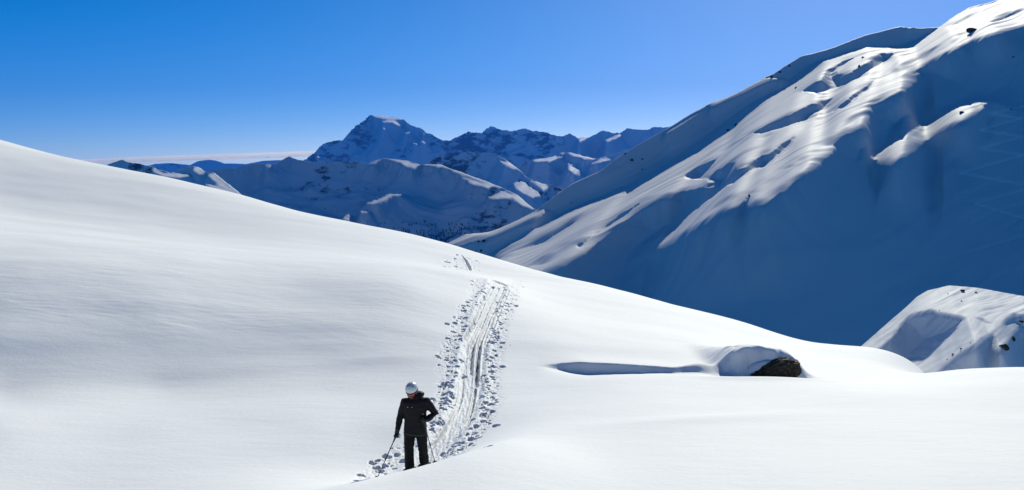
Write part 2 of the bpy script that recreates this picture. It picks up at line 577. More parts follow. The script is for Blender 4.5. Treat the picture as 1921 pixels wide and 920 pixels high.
# -- the knoll before it
knoll_sky = [(1450, 760), (1560, 700), (1610, 655), (1650, 620), (1700, 577), (1720, 558), (1740, 546), (1780, 536), (1830, 540), (1880, 549), (1921, 556), (2050, 560), (2200, 590), (2400, 640)]
knoll_polys = [
    ([(1560, 760), (1560, 690), (1610, 653), (1650, 618), (1700, 575), (1720, 556), (1740, 544), (1780, 534), (1830, 538), (1880, 547), (1921, 554), (2100, 556), (2250, 600), (2250, 760)], 1.0),
    (r8((1100, 420), (1160, 390), (1280, 372), (1400, 398), (1480, 408), (1520, 430), (1440, 520), (1380, 590), (1240, 715), (1130, 745), (800, 700), (880, 660), (960, 600), (1050, 500)), 0),
    ([(1921, 591), (1902, 588), (1872, 613), (1834, 640), (1790, 667), (1758, 694), (1740, 740), (2300, 740), (2300, 620), (2000, 600)], 0),
    (r8((1760, 490), (1885, 478), (1840, 540), (1760, 640), (1700, 625), (1715, 545)), 0.7),
    (r8((1580, 415), (1620, 425), (1700, 460), (1650, 462), (1600, 440)), 0.3),
]
mountain('snow_knoll', M_knoll, knoll_sky, (1780, 540, 190.0), (-0.15, -0.99), knoll_polys, (1540, 2200), 730, 420, 420,
         I=0.33, dip_slope=0.48, dip_max=5, tail=0.6, rough=(9.0, 0.25), skyrough=(1.0, 30.0), jit=(6.0, 50.0, 8.0, 0.5), streak=0.2, rock_amt=0.9, wide_m=3.0,
         ribs=(((1640, 640), (1760, 540)), ((1.3, 16.0, 0.07, 0.5), (3.2, 30.0, 0.16, 0.8), (0.6, 8.0, 0.025, 0.4))))

# -- ridges across the valley
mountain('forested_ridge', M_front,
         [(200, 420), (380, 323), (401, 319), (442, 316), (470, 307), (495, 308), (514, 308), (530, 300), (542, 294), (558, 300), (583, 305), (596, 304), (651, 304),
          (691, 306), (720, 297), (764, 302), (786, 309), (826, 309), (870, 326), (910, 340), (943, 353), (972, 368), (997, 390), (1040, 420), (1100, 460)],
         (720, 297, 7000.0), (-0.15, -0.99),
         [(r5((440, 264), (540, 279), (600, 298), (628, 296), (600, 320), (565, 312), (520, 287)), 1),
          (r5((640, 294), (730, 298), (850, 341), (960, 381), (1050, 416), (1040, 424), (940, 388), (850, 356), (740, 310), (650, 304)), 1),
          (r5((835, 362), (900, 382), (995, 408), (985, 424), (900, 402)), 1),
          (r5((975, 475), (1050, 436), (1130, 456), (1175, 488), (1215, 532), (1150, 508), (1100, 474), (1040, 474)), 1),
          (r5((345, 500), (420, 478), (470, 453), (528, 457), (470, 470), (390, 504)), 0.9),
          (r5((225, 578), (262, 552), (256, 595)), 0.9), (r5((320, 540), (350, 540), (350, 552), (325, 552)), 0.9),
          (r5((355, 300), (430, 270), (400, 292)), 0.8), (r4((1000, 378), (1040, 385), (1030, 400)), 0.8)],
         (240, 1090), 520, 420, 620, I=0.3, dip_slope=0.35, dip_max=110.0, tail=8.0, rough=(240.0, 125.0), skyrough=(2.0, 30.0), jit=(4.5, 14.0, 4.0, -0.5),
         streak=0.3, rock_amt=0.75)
mountain('rocky_ridge', M_mid,
         [(120, 360), (195, 312), (208, 307), (227, 301), (243, 305), (262, 308), (284, 314), (297, 319), (319, 325), (344, 316), (357, 313), (369, 313), (382, 322),
          (401, 325), (420, 341), (448, 362), (464, 375), (520, 420)],
         (357, 313, 5200.0), (-0.15, -0.99),
         [(r4((585, 390), (612, 392), (645, 430), (620, 442), (580, 412)), 1),
          (r4((665, 440), (700, 432), (755, 478), (835, 540), (895, 580), (800, 562), (740, 525), (720, 490)), 0.9),
          (r4((335, 398), (400, 430), (470, 430), (555, 445), (500, 458), (400, 448), (350, 425)), 1),
          (r4((650, 498), (740, 508), (790, 545), (700, 530)), 0.8)],
         (140, 510), 430, 200, 330, I=0.3, dip_slope=0.35, dip_max=60.0, tail=6.0, rough=(170.0, 60.0), skyrough=(2.5, 16.0), jit=(2.5, 12.0, 5.0, -0.4),
         streak=0.4, rock_amt=0.9)
mountain('valley_ridge', M_mid,
         [(760, 330), (820, 296), (870, 286), (910, 287), (935, 293), (957, 306), (975, 320), (990, 335), (1019, 346), (1080, 362), (1150, 400)],
         (910, 287, 11500.0), (-0.15, -0.99),
         [(r5((1035, 283), (1090, 288), (1142, 330), (1105, 320), (1060, 302)), 1),
          (r5((1105, 398), (1150, 388), (1225, 438), (1245, 462), (1200, 472), (1130, 432)), 0.9),
          (r5((1188, 383), (1250, 388), (1284, 415), (1270, 440), (1220, 402)), 0.9), (r5((1030, 250), (1065, 256), (1060, 266)), 0.8)],
         (760, 1140), 420, 220, 330, I=0.3, dip_slope=0.4, dip_max=160.0, tail=10.0, rough=(300.0, 190.0), skyrough=(2.0, 18.0), jit=(4.0, 11.0, 3.0, -0.5),
         streak=0.35, rock_amt=1.0)
mountain('spur_ridge', M_mid,
         [(940, 330), (979, 308), (1001, 300), (1037, 295), (1052, 287), (1070, 287), (1114, 298), (1143, 293), (1161, 286), (1200, 280), (1300, 270)],
         (1052, 287, 13500.0), (-0.15, -0.99),
         [(r5((1208, 275), (1310, 256), (1355, 262), (1300, 282), (1220, 287)), 1), (r5((1385, 238), (1450, 248), (1535, 270), (1480, 274), (1400, 252)), 1),
          (r5((1388, 293), (1442, 330), (1446, 358), (1410, 346), (1388, 320)), 1), (r5((1505, 302), (1560, 268), (1612, 275), (1560, 287)), 0.9),
          (r5((1340, 236), (1375, 238), (1360, 248)), 0.9)],
         (940, 1290), 400, 220, 330, I=0.3, dip_slope=0.4, dip_max=170.0, tail=10.0, rough=(320.0, 200.0), skyrough=(2.0, 16.0), jit=(4.0, 11.0, 3.0, -0.4),
         streak=0.35, rock_amt=0.8)
mountain('high_peak', M_far,
         [(480, 330), (560, 304), (575, 298), (590, 284), (602, 272), (618, 267), (640, 264), (655, 247), (666, 236), (680, 229), (692, 217), (697, 216), (735, 220), (754, 224), (758, 225), (764, 231),
          (778, 238), (792, 243), (800, 250), (812, 254), (830, 264), (842, 264), (858, 258), (875, 248), (890, 249), (903, 250), (912, 242), (920, 237), (938, 244), (960, 246), (985, 242),
          (1000, 246), (1025, 249), (1040, 254), (1055, 257), (1070, 251), (1083, 260), (1100, 259), (1118, 252), (1131, 245), (1150, 250), (1163, 251), (1176, 240), (1195, 244), (1215, 244), (1228, 238), (1245, 240), (1300, 235), (1400, 260)],
         (700, 217, 22000.0), (-0.15, -0.99),
         [(rO((880, 106), (1000, 111), (1120, 126), (1245, 152), (1150, 168), (1000, 152), (920, 132)), 1),
          (rO((1005, 190), (1080, 163), (1160, 178), (1224, 232), (1195, 242), (1130, 200), (1060, 190), (1020, 203)), 1),
          (rO((1010, 265), (1035, 265), (1040, 295)), 0.9), (rO((1280, 330), (1320, 310), (1340, 320), (1290, 340)), 0.7), (rO((1470, 420), (1500, 425), (1530, 465), (1490, 440)), 0.9),
          (rO((1490, 325), (1515, 330), (1510, 350)), 0.9), (rO((1370, 440), (1430, 460), (1400, 462)), 0.7), (rO((205, 600), (240, 605), (245, 625)), 0.9),
          (r5((1432, 160), (1505, 152), (1450, 188)), 1), (r5((1575, 178), (1655, 143), (1658, 156), (1590, 184)), 1)],
         (470, 1390), 350, 240, 900, I=0.3, dip_slope=0.45, dip_max=330.0, tail=14.0, rough=(620.0, 380.0), skyrough=(3.2, 11.0), jit=(2.0, 9.0, 3.0, -0.4),
         streak=0.3, rock_amt=0.95, extend=1.5)
mountain('distant_range', M_far,
         [(100, 330), (180, 312), (281, 311), (293, 308), (312, 306), (338, 308), (356, 311), (369, 303), (394, 300), (407, 302), (420, 307), (464, 308), (492, 302), (523, 301), (560, 306), (620, 320)],
         (394, 300, 30000.0), (-0.15, -0.99), [], (110, 620), 345, 120, 400, dip_slope=0.4, dip_max=250.0, rough=(1200.0, 150.0), skyrough=(1.6, 20.0), rock_amt=0.8)

# valley floor far below, out to the horizon
vf = mesh_obj('valley_floor', [(-39000, -2400, -1500), (39000, -2400, -1500), (39000, 33900, -1500), (-39000, 33900, -1500)], [(0, 1, 2, 3)], M_valley)
tag(vf, kind='structure')

# ------------------------------------------------------------------ the near snow
# heights are a smooth sheet through points read from the photograph (pixel, distance ahead in metres)
ctrl_px = [
    (-500, 900, 17.5), (-500, 790, 21), (-500, 700, 26), (-500, 560, 31), (-500, 420, 40), (-500, 290, 62), (-500, 130, 92),
    (0, 915, 17.6), (0, 800, 21.5), (0, 735, 25.3), (0, 640, 28.4), (0, 545, 32.5), (0, 478, 38), (0, 380, 60), (0, 265, 86),
    (300, 915, 17.6), (300, 800, 22), (300, 722, 26.3), (300, 600, 30.7), (300, 505, 36.6), (300, 425, 58), (300, 332, 80),
    (600, 900, 18), (600, 800, 22), (600, 716, 26.5), (600, 622, 30.8), (600, 545, 35.4), (600, 492, 43), (600, 411, 77),
    (770, 893, 18.4), (760, 800, 22), (760, 712, 26.7), (760, 620, 31.2), (760, 540, 36), (760, 500, 43), (460, 372, 79), (460, 450, 55),
    (860, 838, 20), (880, 700, 27.2), (890, 610, 33), (905, 560, 37.5), (925, 527, 42), (870, 508, 54), (855, 474, 76),
    (1000, 785, 21.3), (1000, 712, 26.6), (1000, 620, 33), (1010, 560, 42), (1000, 515, 68),
    (1150, 780, 21.2), (1150, 720, 25.4), (1150, 640, 33), (1150, 590, 42), (1200, 563, 59),
    (1330, 720, 26), (1330, 640, 36), (1400, 608, 51), (1250, 660, 31.5),
    (1430, 735, 24.6), (1430, 668, 32.0), (1600, 735, 24), (1600, 690, 33), (1600, 655, 46), (1720, 688, 42), (1560, 668, 38),
    (1500, 645, 44), (1680, 712, 29),
    (1921, 800, 19.8), (1921, 720, 24.6), (1921, 690, 28.5), (1800, 695, 30), (2300, 800, 19.6), (2300, 700, 26), (2300, 680, 30),
    (1100, 905, 15.0), (1100, 850, 17.2), (1300, 905, 15.4), (1300, 850, 17.4), (1500, 905, 15.5), (1500, 850, 17.5), (1500, 790, 20.4),
    (1700, 905, 15.5), (1700, 850, 17.5), (1921, 905, 15.5), (1921, 850, 17.4), (2300, 905, 15.5), (1300, 790, 20.5), (1700, 790, 20.3),
    # crest of the near bank that hides the skis
    (640, 921, 14.2), (700, 905, 14.6), (780, 884, 15.1), (860, 858, 15.9), (940, 832, 17.4),
    (500, 985, 13.2), (300, 1060, 12.6), (0, 1120, 12.0), (1500, 1010, 12.8), (1100, 1000, 12.6), (1921, 1010, 12.8), (780, 985, 12.3),
]
ctrl = [tuple(at(np.array(a), np.array(b), np.array(c))) for a, b, c in ctrl_px]
for a, b, c in [(-500, 130, 92), (0, 265, 86), (300, 332, 80), (460, 372, 79), (600, 411, 77), (855, 474, 76), (1000, 515, 68), (1200, 563, 59), (1400, 608, 51),
                (1600, 655, 46), (1720, 688, 42), (1921, 690, 28.5), (2300, 680, 30)]:
    p = at(np.array(a), np.array(b), np.array(c))
    for k, dz in ((1.18, 0.045), (1.5, 0.16), (2.3, 0.33)):      # the ground falls away behind every brow
        q = p * k
        q[2] -= dz * c * k
        ctrl.append(tuple(q))
for x in (-14, -7, 0, 7, 14):
    ctrl += [(x, -4, -1.2), (x, 0, -1.65), (x, 4, -2.3), (x, 8, -3.45)]
ctrl = np.array(ctrl)
CX, CY = ctrl[:, 0], ctrl[:, 1]


def tps_phi(r2):
    return 0.5 * r2 * np.log(np.maximum(r2, 1e-12))


def warp(Y):                        # compress distance so that far points do not stiffen the near ones
    return 22.0 * np.log1p(np.maximum(Y + 8.0, 0.0) / 14.0)


def tps_xy(X, Y):
    w = warp(Y)
    return X / np.maximum(Y + 8.0, 1.0) * 26.0, w


u_, v_ = tps_xy(CX, CY)
n_ = len(ctrl)
K = tps_phi((u_[:, None] - u_[None]) ** 2 + (v_[:, None] - v_[None]) ** 2) + np.eye(n_) * 0.02
Pm = np.stack([np.ones(n_), u_, v_], 1)
S = np.block([[K, Pm], [Pm.T, np.zeros((3, 3))]])
# solve in slope units (height over distance) so that every point counts alike in the picture
ZR = ctrl[:, 2] / (CY + 8.0)
coef = np.linalg.solve(S, np.concatenate([ZR, np.zeros(3)]))


def tps(X, Y):
    X, Y = np.broadcast_arrays(np.asarray(X, float), np.asarray(Y, float))
    sh = X.shape
    u, v = tps_xy(X.ravel(), Y.ravel())
    out = np.empty(u.size)
    for i in range(0, u.size, 40000):
        a, b = u[i:i + 40000], v[i:i + 40000]
        out[i:i + 40000] = tps_phi((a[:, None] - u_[None]) ** 2 + (b[:, None] - v_[None]) ** 2) @ coef[:n_] + coef[n_] + coef[n_ + 1] * a + coef[n_ + 2] * b
    return out.reshape(sh) * (Y + 8.0)


def ground_hit(px, py, ymin=16.0, ymax=110.0):
    """where the line of sight through a pixel meets the smooth snow sheet"""
    d = ray(np.array(px), np.array(py))
    ys = np.linspace(ymin, ymax, 1200)
    g = tps(d[0] * ys, ys) - d[2] * ys
    k = np.nonzero(g > 0)[0]
    k = k[0] if len(k) else len(ys) - 1
    y = ys[k]
    return np.array([d[0] * y, y, float(tps(d[0] * y, y))])


def segs(lo, hi, step):
    return np.arange(lo, hi, step)


A_cols = np.concatenate([segs(-0.95, -0.56, 0.012), segs(-0.56, -0.175, 0.0028), segs(-0.175, 0.022, 0.00055), segs(0.022, 0.20, 0.0016), segs(0.20, 0.305, 0.0007),
                         segs(0.305, 0.56, 0.0028), segs(0.56, 0.95, 0.012)])
Y_rows = np.concatenate([segs(-6.0, 6, 0.5), segs(6, 16.5, 0.12), segs(16.5, 44, 0.045), segs(44, 82, 0.16), segs(82, 118, 1.2)])
AG, YG = np.meshgrid(A_cols, Y_rows)
XG = AG * np.maximum(YG + 3.0, 3.0) * YG.clip(1) / (YG.clip(1) + 0.0)
XG = np.where(YG > 12, AG * YG, AG * (12 + 0.0 * YG))      # a fan ahead, a straight strip near the camera
ZG = tps(XG, YG)
# undulations: long soft swells, wind ripples across the bank
bank = sstep(27, 31, YG) * (1 - sstep(40, 52, YG)) * (1 - sstep(-6, 2, XG))
ZG = ZG + 0.06 * bank * fbm(XG / 6.0 + YG * 0.05, YG / 4.5, 3, 2) + 0.010 * bank * fbm(XG / 1.6, YG / 0.8 + XG * 0.15, 9, 3)
ZG = ZG + 0.05 * sstep(16, 22, YG) * fbm(XG / 6.0, YG / 3.5, 21, 2) + 0.004 * fbm(XG / 1.3, YG / 0.6, 31, 3)
ZG = ZG + 0.25 * sstep(46, 60, YG) * fbm(XG / 14.0, YG / 9.0, 51, 2) * 0.4


for px_, py_, wx_, wy_, am_ in ((330, 568, 2.6, 0.8, 0.10), (620, 612, 2.2, 0.9, 0.12), (540, 648, 2.8, 0.8, 0.09), (735, 672, 1.4, 0.6, 0.10), (130, 520, 2.6, 1.0, 0.09),
                               (90, 640, 3.0, 0.9, 0.08), (430, 690, 3.2, 0.7, 0.06), (700, 560, 2.0, 0.8, 0.07), (1010, 640, 2.4, 0.9, 0.06), (1180, 655, 2.2, 0.8, 0.05)):
    p_ = ground_hit(px_, py_, 22.0)
    yy_ = YG - p_[1] - 0.18 * (XG - p_[0])
    ZG = ZG + 0.6 * am_ * np.exp(-((XG - p_[0]) / wx_) ** 2) * np.exp(-np.where(yy_ < 0, (yy_ / wy_) ** 2, (yy_ / (wy_ * 3.0)) ** 2))
rip_ = 0.5 + 0.5 * fbm(XG / 4.0, YG / 3.0, 141, 2)
ZG = ZG + 0.011 * bank * np.clip(rip_, 0, 1) * ridged(XG / 1.1 + YG * 0.25, YG / 0.30 + XG * 0.12, 143, 2)


# -- the shaded wind lip and the drift round the boulder (their distance is that of the snow they lie in)
def lip(px0, px1, y_at, depth, run):
    p0, p1 = px0, px1
    X0, X1 = (p0 - W / 2) / F * y_at, (p1 - W / 2) / F * y_at
    t = (XG - X0) / (X1 - X0)
    env = sstep(0.0, 0.30, t) * np.clip(1 - np.clip(t - 0.28, 0, 1) / 0.74, 0, 1) ** 0.85
    yc = y_at + 0.10 * pn(XG / 1.1, XG * 0, 61) + 0.04 * pn(XG / 0.3, XG * 0, 62) - 0.25 * np.clip(t, 0, 1)
    q = yc - YG                                      # metres in front of the lip
    prof = np.where(q < 0, 0, np.where(q < 0.22, q / 0.22, np.exp(-np.maximum(q - 0.22, 0) / run)))
    crown = np.exp(-(np.maximum(-q, 0) / 1.2) ** 2) * (q < 0) + (q >= 0) * np.exp(-np.abs(q) / 0.2)
    return env * (-depth * prof + 0.10 * crown)


ZG = ZG + lip(1005, 1335, 28.4, 0.29, 0.8)
ROCK_Y = 28.6
rx0 = (1430 - W / 2) / F * ROCK_Y
dx, dy = XG - rx0, YG - ROCK_Y
m_w = np.exp(-(np.abs(dx - 0.06) / 1.14) ** 5)
front = sstep(-0.85, -0.20, dy + 0.22 * pn(XG / 0.7, XG * 0, 71) + 0.10 * pn(XG / 0.25, YG / 0.3, 73) + 0.12 * dx)
tailb = np.exp(-(np.maximum(dy - 0.3, 0) / 2.6) ** 1.5)
ZG = ZG + 0.70 * m_w * front * tailb * (1 - 0.03 * dx) * (1 + 0.16 * fbm(XG / 0.9, YG / 0.6, 151, 3))
scoop = np.exp(-(np.abs(dx + 0.15) / 1.35) ** 4) * np.exp(-((dy + 0.95) / 0.42) ** 2)
ZG = ZG - 0.20 * scoop
ZG = ZG + 0.07 * np.exp(-((dx + 0.1) / 1.9) ** 2) * np.exp(-((dy + 1.75 + 0.1 * dx) / 0.4) ** 2)
# streak of drift that trails left of the boulder
ZG = ZG + 0.16 * np.exp(-((dx + 1.75) / 0.55) ** 2) * np.exp(-((dy + 0.2 - 0.25 * (dx + 1.75)) / 0.30) ** 2)
# soft wave lower right
ZG = ZG + 0.05 * np.exp(-((XG - 4.0) / 1.8) ** 2) * np.exp(-((YG - 20.6 - 0.25 * (XG - 4.0)) / 0.5) ** 2)

# -- the trodden ski track: packed lane, grooves and many boot and pole holes
hit_cache = {}


def hits(pts, ymin=16.3):
    return np.array([ground_hit(x, y, ymin) for x, y in pts])


def polydist(pts, sub):
    """signed side distance and along-fraction of grid points sub=(X,Y) to a polyline in the ground plane"""
    X, Y = sub
    best = np.full(X.shape, 1e9)
    side = np.zeros(X.shape)
    along = np.zeros(X.shape)
    for k in range(len(pts) - 1):
        x0, y0 = pts[k][:2]
        ex, ey = pts[k + 1][0] - x0, pts[k + 1][1] - y0
        l2 = ex * ex + ey * ey
        t = np.clip(((X - x0) * ex + (Y - y0) * ey) / l2, 0, 1)
        qx, qy = X - x0 - t * ex, Y - y0 - t * ey
        d = np.hypot(qx, qy)
        s = np.sign(ex * qy - ey * qx)
        b = d < best
        best = np.where(b, d, best)
        side = np.where(b, s, side)
        along = np.where(b, k + t, along)
    return best, side, along


c0, c1 = np.searchsorted(A_cols, [-0.19, 0.03])
q0, q1 = np.searchsorted(Y_rows, [15.0, 81.0])
subX, subY = XG[q0:q1, c0:c1], YG[q0:q1, c0:c1]
dz = np.zeros(subX.shape)


def resample(p, n=24):
    p = np.asarray(p)
    t = np.linspace(0, len(p) - 1, n)
    return np.stack([np.interp(t, np.arange(len(p)), p[:, k]) for k in range(3)], 1)


lane = resample(hits([(800, 872), (815, 850), (845, 805), (868, 770), (880, 730), (884, 700), (890, 650), (906, 605), (920, 570), (934, 540), (936, 530)]), 30)
d_, s_, a_ = polydist(lane, (subX, subY))
n1 = pn(subX / 0.35, subY / 0.8, 81)
dz -= 0.07 * (1 - sstep(0.20, 0.42, d_ + 0.08 * n1))
dz += 0.025 * np.exp(-((d_ - 0.47) / 0.10) ** 2)


def groove(pts, width, depths, ymin=16.3, seed=0):
    global dz
    p = resample(hits(pts, ymin), 24)
    d, s, a = polydist(p, (subX, subY))
    dep = np.interp(a / 23.0, np.linspace(0, 1, len(depths)), depths)
    n = 0.35 * width * pn(subX / 0.2, subY / 0.45, 200 + seed)
    core = 1 - sstep(width * 0.55, width * 1.0, d + n)
    dz -= dep * core * (0.85 + 0.3 * pn(subX / 0.15, subY / 0.3, 210 + seed))
    dz += 0.18 * dep * np.exp(-((d - width * 1.25) / (0.35 * width)) ** 2)


groove([(945, 536), (930, 570), (916, 600), (906, 625), (900, 645), (897, 668), (895, 695), (893, 724)], 0.07, [0.05, 0.07, 0.09, 0.12, 0.18, 0.22, 0.22, 0.10], seed=1)
groove([(892, 728), (887, 755), (881, 780), (870, 798)], 0.05, [0.10, 0.14, 0.10, 0.05], seed=2)
groove([(935, 538), (918, 572), (905, 602), (893, 632), (886, 650), (883, 675), (882, 700)], 0.07, [0.05, 0.07, 0.09, 0.11, 0.15, 0.14, 0.08], seed=3)
groove([(925, 536), (908, 565), (897, 590), (884, 615), (872, 638)], 0.07, [0.07, 0.09, 0.10, 0.16, 0.16], seed=4)
groove([(868, 700), (866, 735), (858, 765), (842, 790), (826, 815), (812, 832)], 0.06, [0.03, 0.05, 0.06, 0.12, 0.12, 0.10], seed=5)
groove([(955, 545), (940, 580), (928, 610), (912, 650)], 0.05, [0.05, 0.06, 0.06, 0.05], seed=6)
groove([(864, 478), (874, 490), (880, 500), (882, 508)], 0.10, [0.06, 0.15, 0.18, 0.10], 46.0, seed=7)


def pit(x, y, rx, ry, depth, ang, rim=0.03):
    r = max(rx, ry) * 2.0
    k0, k1 = np.searchsorted(Y_rows[q0:q1], [y - r, y + r])
    lo, hi = (x - r) / y - 0.004, (x + r) / y + 0.004
    j0, j1 = np.searchsorted(A_cols[c0:c1], [lo, hi])
    if k1 <= k0 or j1 <= j0:
        return
    X, Y = subX[k0:k1, j0:j1] - x, subY[k0:k1, j0:j1] - y
    c, s = math.cos(ang), math.sin(ang)
    u, v = (X * c + Y * s) / rx, (-X * s + Y * c) / ry
    q = np.sqrt(u * u + v * v) + 0.22 * pn((X + x) / 0.09, (Y + y) / 0.09, 300)
    dz[k0:k1, j0:j1] += -depth * (1 - sstep(0.6, 1.05, q)) + rim * depth * np.exp(-((q - 1.25) / 0.22) ** 2)


clods = []
rowsL = [(522, 900), (560, 893), (590, 868), (620, 866), (660, 842), (700, 846), (740, 836), (780, 824), (812, 812), (845, 760), (880, 710), (915, 680)]
rowsR = [(524, 966), (560, 956), (590, 943), (620, 934), (660, 923), (700, 918), (740, 917), (770, 914), (795, 898), (820, 880), (850, 852), (866, 834)]
for rows_, sd_ in ((rowsL, 1), (rowsR, 2)):
    d_, s_, a_ = polydist(resample(hits([(x, y) for y, x in rows_]), 24), (subX, subY))
    w_ = 1 - sstep(0.10, 0.42, d_ + 0.12 * pn(subX / 0.4, subY / 0.7, 700 + sd_))
    dz += w_ * (0.018 * pn(subX / 0.12, subY / 0.2, 710 + sd_) + 0.012 * pn(subX / 0.05, subY / 0.08, 720 + sd_) - 0.015)
d_, s_, a_ = polydist(lane, (subX, subY))
w_ = 1 - sstep(0.25, 0.5, d_)
dz += w_ * (0.014 * pn(subX / 0.06, subY / 0.5, 731) + 0.012 * pn(subX / 0.07, subY / 0.10, 732))


def band(rows, n, ymin=16.3, size=1.0):
    """rows: (photo y, x from, x to) of a strip of holes"""
    rows = sorted(rows)
    ys = [r[0] for r in rows]
    for _ in range(n):
        py = random.uniform(ys[0], ys[-1])
        lo = np.interp(py, ys, [r[1] for r in rows])
        hi = np.interp(py, ys, [r[2] for r in rows])
        px = random.gauss((lo + hi) / 2, (hi - lo) * 0.30)
        p = ground_hit(px, py, ymin)
        s = size * random.choice((0.4, 0.5, 0.6, 0.8, 0.8, 1.0, 1.2))
        pit(p[0], p[1], 0.056 * s * random.uniform(0.8, 1.5), 0.085 * s * random.uniform(0.8, 1.4), 0.12 * s * random.uniform(0.6, 1.2), random.uniform(-0.7, 0.7))
        for _k in range(random.choice((0, 0, 1))):
            clods.append((p[0] + random.gauss(0, 0.18), p[1] + random.gauss(0, 0.22), random.uniform(0.008, 0.022)))


band([(522, 888, 922), (535, 884, 920), (560, 880, 912), (590, 848, 884), (620, 850, 882), (660, 826, 856), (700, 826, 866), (740, 818, 852), (780, 806, 842), (812, 795, 830)], 240)
band([(524, 950, 985), (560, 942, 972), (590, 930, 956), (620, 922, 946), (660, 910, 936), (700, 905, 932), (740, 903, 932), (770, 900, 930), (795, 882, 916), (820, 862, 902), (850, 832, 872), (866, 822, 846)], 260)
band([(836, 700, 770), (860, 690, 770), (885, 668, 730), (912, 650, 710)], 26, size=1.15)
band([(475, 836, 868), (508, 832, 872)], 26, 46.0, 1.6)
band([(485, 882, 896), (508, 886, 906)], 14, 46.0, 1.4)
for px, py in [(942, 689), (968, 574), (853, 606), (838, 608), (930, 800), (915, 838)]:
    p = ground_hit(px, py)
    pit(p[0], p[1], 0.10, 0.14, 0.13, 0.2)
ZG[q0:q1, c0:c1] += dz
ground = grid_mesh('snow_ground', np.stack([XG, YG, ZG], -1), M_ground)
tag(ground, kind='structure')


def ground_z(x, y):
    i = int(np.clip(np.searchsorted(Y_rows, y), 1, len(Y_rows) - 1))
    a = x / y if y > 12 else x / 12
    j = int(np.clip(np.searchsorted(A_cols, a), 1, len(A_cols) - 1))
    return float(ZG[i, j])


# lumps of snow kicked out along the track
cv, cf = [], []
ico = bmesh.new()
bmesh.ops.create_icosphere(ico, subdivisions=1, radius=1.0)
iv = np.array([v.co[:] for v in ico.verts])
ifc = [[v.index for v in f.verts] for f in ico.faces]
ico.free()
for x, y, r in clods:
    z = ground_z(x, y)
    k = len(cv)
    for v in iv:
        w = v * r * (1 + 0.3 * (random.random() - 0.5)) * np.array([1, 1, 0.75])
        cv.append((x + w[0], y + w[1], z + w[2] + r * 0.3))
    cf += [[a + k for a in f] for f in ifc]
tag(mesh_obj('snow_clods', cv, cf, M_cap), kind='stuff')

# ------------------------------------------------------------------ cloud bank, forest, haze
def cloud_mat():
    m = bpy.data.materials.new('cloud')
    m.use_nodes = True
    nt = m.node_tree
    nt.nodes.clear()
    out = nt.nodes.new('ShaderNodeOutputMaterial')
    v = nt.nodes.new('ShaderNodeVolumePrincipled')
    v.inputs['Color'].default_value = (0.99, 0.97, 0.93, 1)
    v.inputs['Density'].default_value = 1.2e-3
    v.inputs['Anisotropy'].default_value = 0.5
    nt.links.new(v.outputs[0], out.inputs['Volume'])
    return m


def ring_tube(C, RX, RZ, RYd, seg=20):
    V, Fc = [], []
    for i in range(len(C)):
        for k in range(seg):
            a = 2 * math.pi * k / seg
            V.append((C[i][0], C[i][1] + RYd[i] * math.cos(a), C[i][2] + RZ[i] * math.sin(a)))
    for i in range(len(C) - 1):
        for k in range(seg):
            j = (k + 1) % seg
            Fc.append((i * seg + k, i * seg + j, (i + 1) * seg + j, (i + 1) * seg + k))
    Fc.append(tuple(range(seg)))
    Fc.append(tuple(range((len(C) - 1) * seg, len(C) * seg))[::-1])
    return V, Fc


CD = 48000.0
cx_ = np.linspace(60, 640, 90)
top = np.interp(cx_, [60, 180, 338, 464, 587, 640], [304, 299.5, 292.5, 288.5, 284.5, 284]) + 0.5 * fbm(cx_ / 25, cx_ * 0, 401, 3)
bot = np.interp(cx_, [60, 180, 212, 300, 401, 527, 571, 640], [307, 306.5, 306, 303, 299.2, 296, 293, 292]) + 0.6 * fbm(cx_ / 18, cx_ * 0 + 4, 402, 3)
Ct = at(cx_, (top + bot) / 2, np.full(90, CD))
hz = (bot - top) / 2 / F * CD
env = np.sqrt(np.clip(np.minimum((cx_ - 55) / 60, (650 - cx_) / 30), 0.02, 1))
cvv, cff = ring_tube(Ct, None, hz * env, 4500 * env * (1 + 0.3 * fbm(cx_ / 40, cx_ * 0 + 8, 403, 2)))
cl = mesh_obj('cloud', cvv, cff, cloud_mat())
tag(cl, 'long flat white cloud bank lying along the far horizon', 'cloud')

P_, x_, y_, C_, N_ = PICK['forested_ridge']
M_tree = simple('far_conifer', (0.018, 0.026, 0.018), rough=0.9, var=0.3)
dens = 0.5 + 0.9 * fbm(x_ / 16.0, y_ / 7.0, 501, 4)
low = np.interp(x_, [600, 640, 700, 760, 850, 950, 1010], [420, 418, 412, 418, 420, 424, 440])
ok = C_ & (x_ > 600) & (x_ < 1010) & (y_ < 500) & (y_ > low + 18 * pn(x_ / 12, y_ * 0, 502))
pr = np.where(ok, np.clip(dens - 0.45 + (y_ - low) / 90.0, 0, 1) * 0.7, 0)
ii = np.argwhere(rng.random(pr.shape) < pr * 0.6)
tv, tf = [], []
for i, j in ii[:5000]:
    b = P_[i, j]
    hgt = random.uniform(8, 17)
    for lo, hi, r in ((0.05, 0.7, 0.24), (0.4, 1.0, 0.16)):
        k = len(tv)
        for q in range(5):
            a = q * 1.2566 + i
            tv.append((b[0] + hgt * r * math.cos(a), b[1] + hgt * r * math.sin(a), b[2] + hgt * lo))
        tv.append((b[0], b[1], b[2] + hgt * hi))
        tf += [(k + q, k + (q + 1) % 5, k + 5) for q in range(5)]
if tv:
    fo = mesh_obj('forest', tv, tf, M_tree, smooth=False)
    tag(fo, 'dark conifer forest on the lower flank of the shaded ridge', 'forest', kind='stuff')
print('FOREST', len(ii))

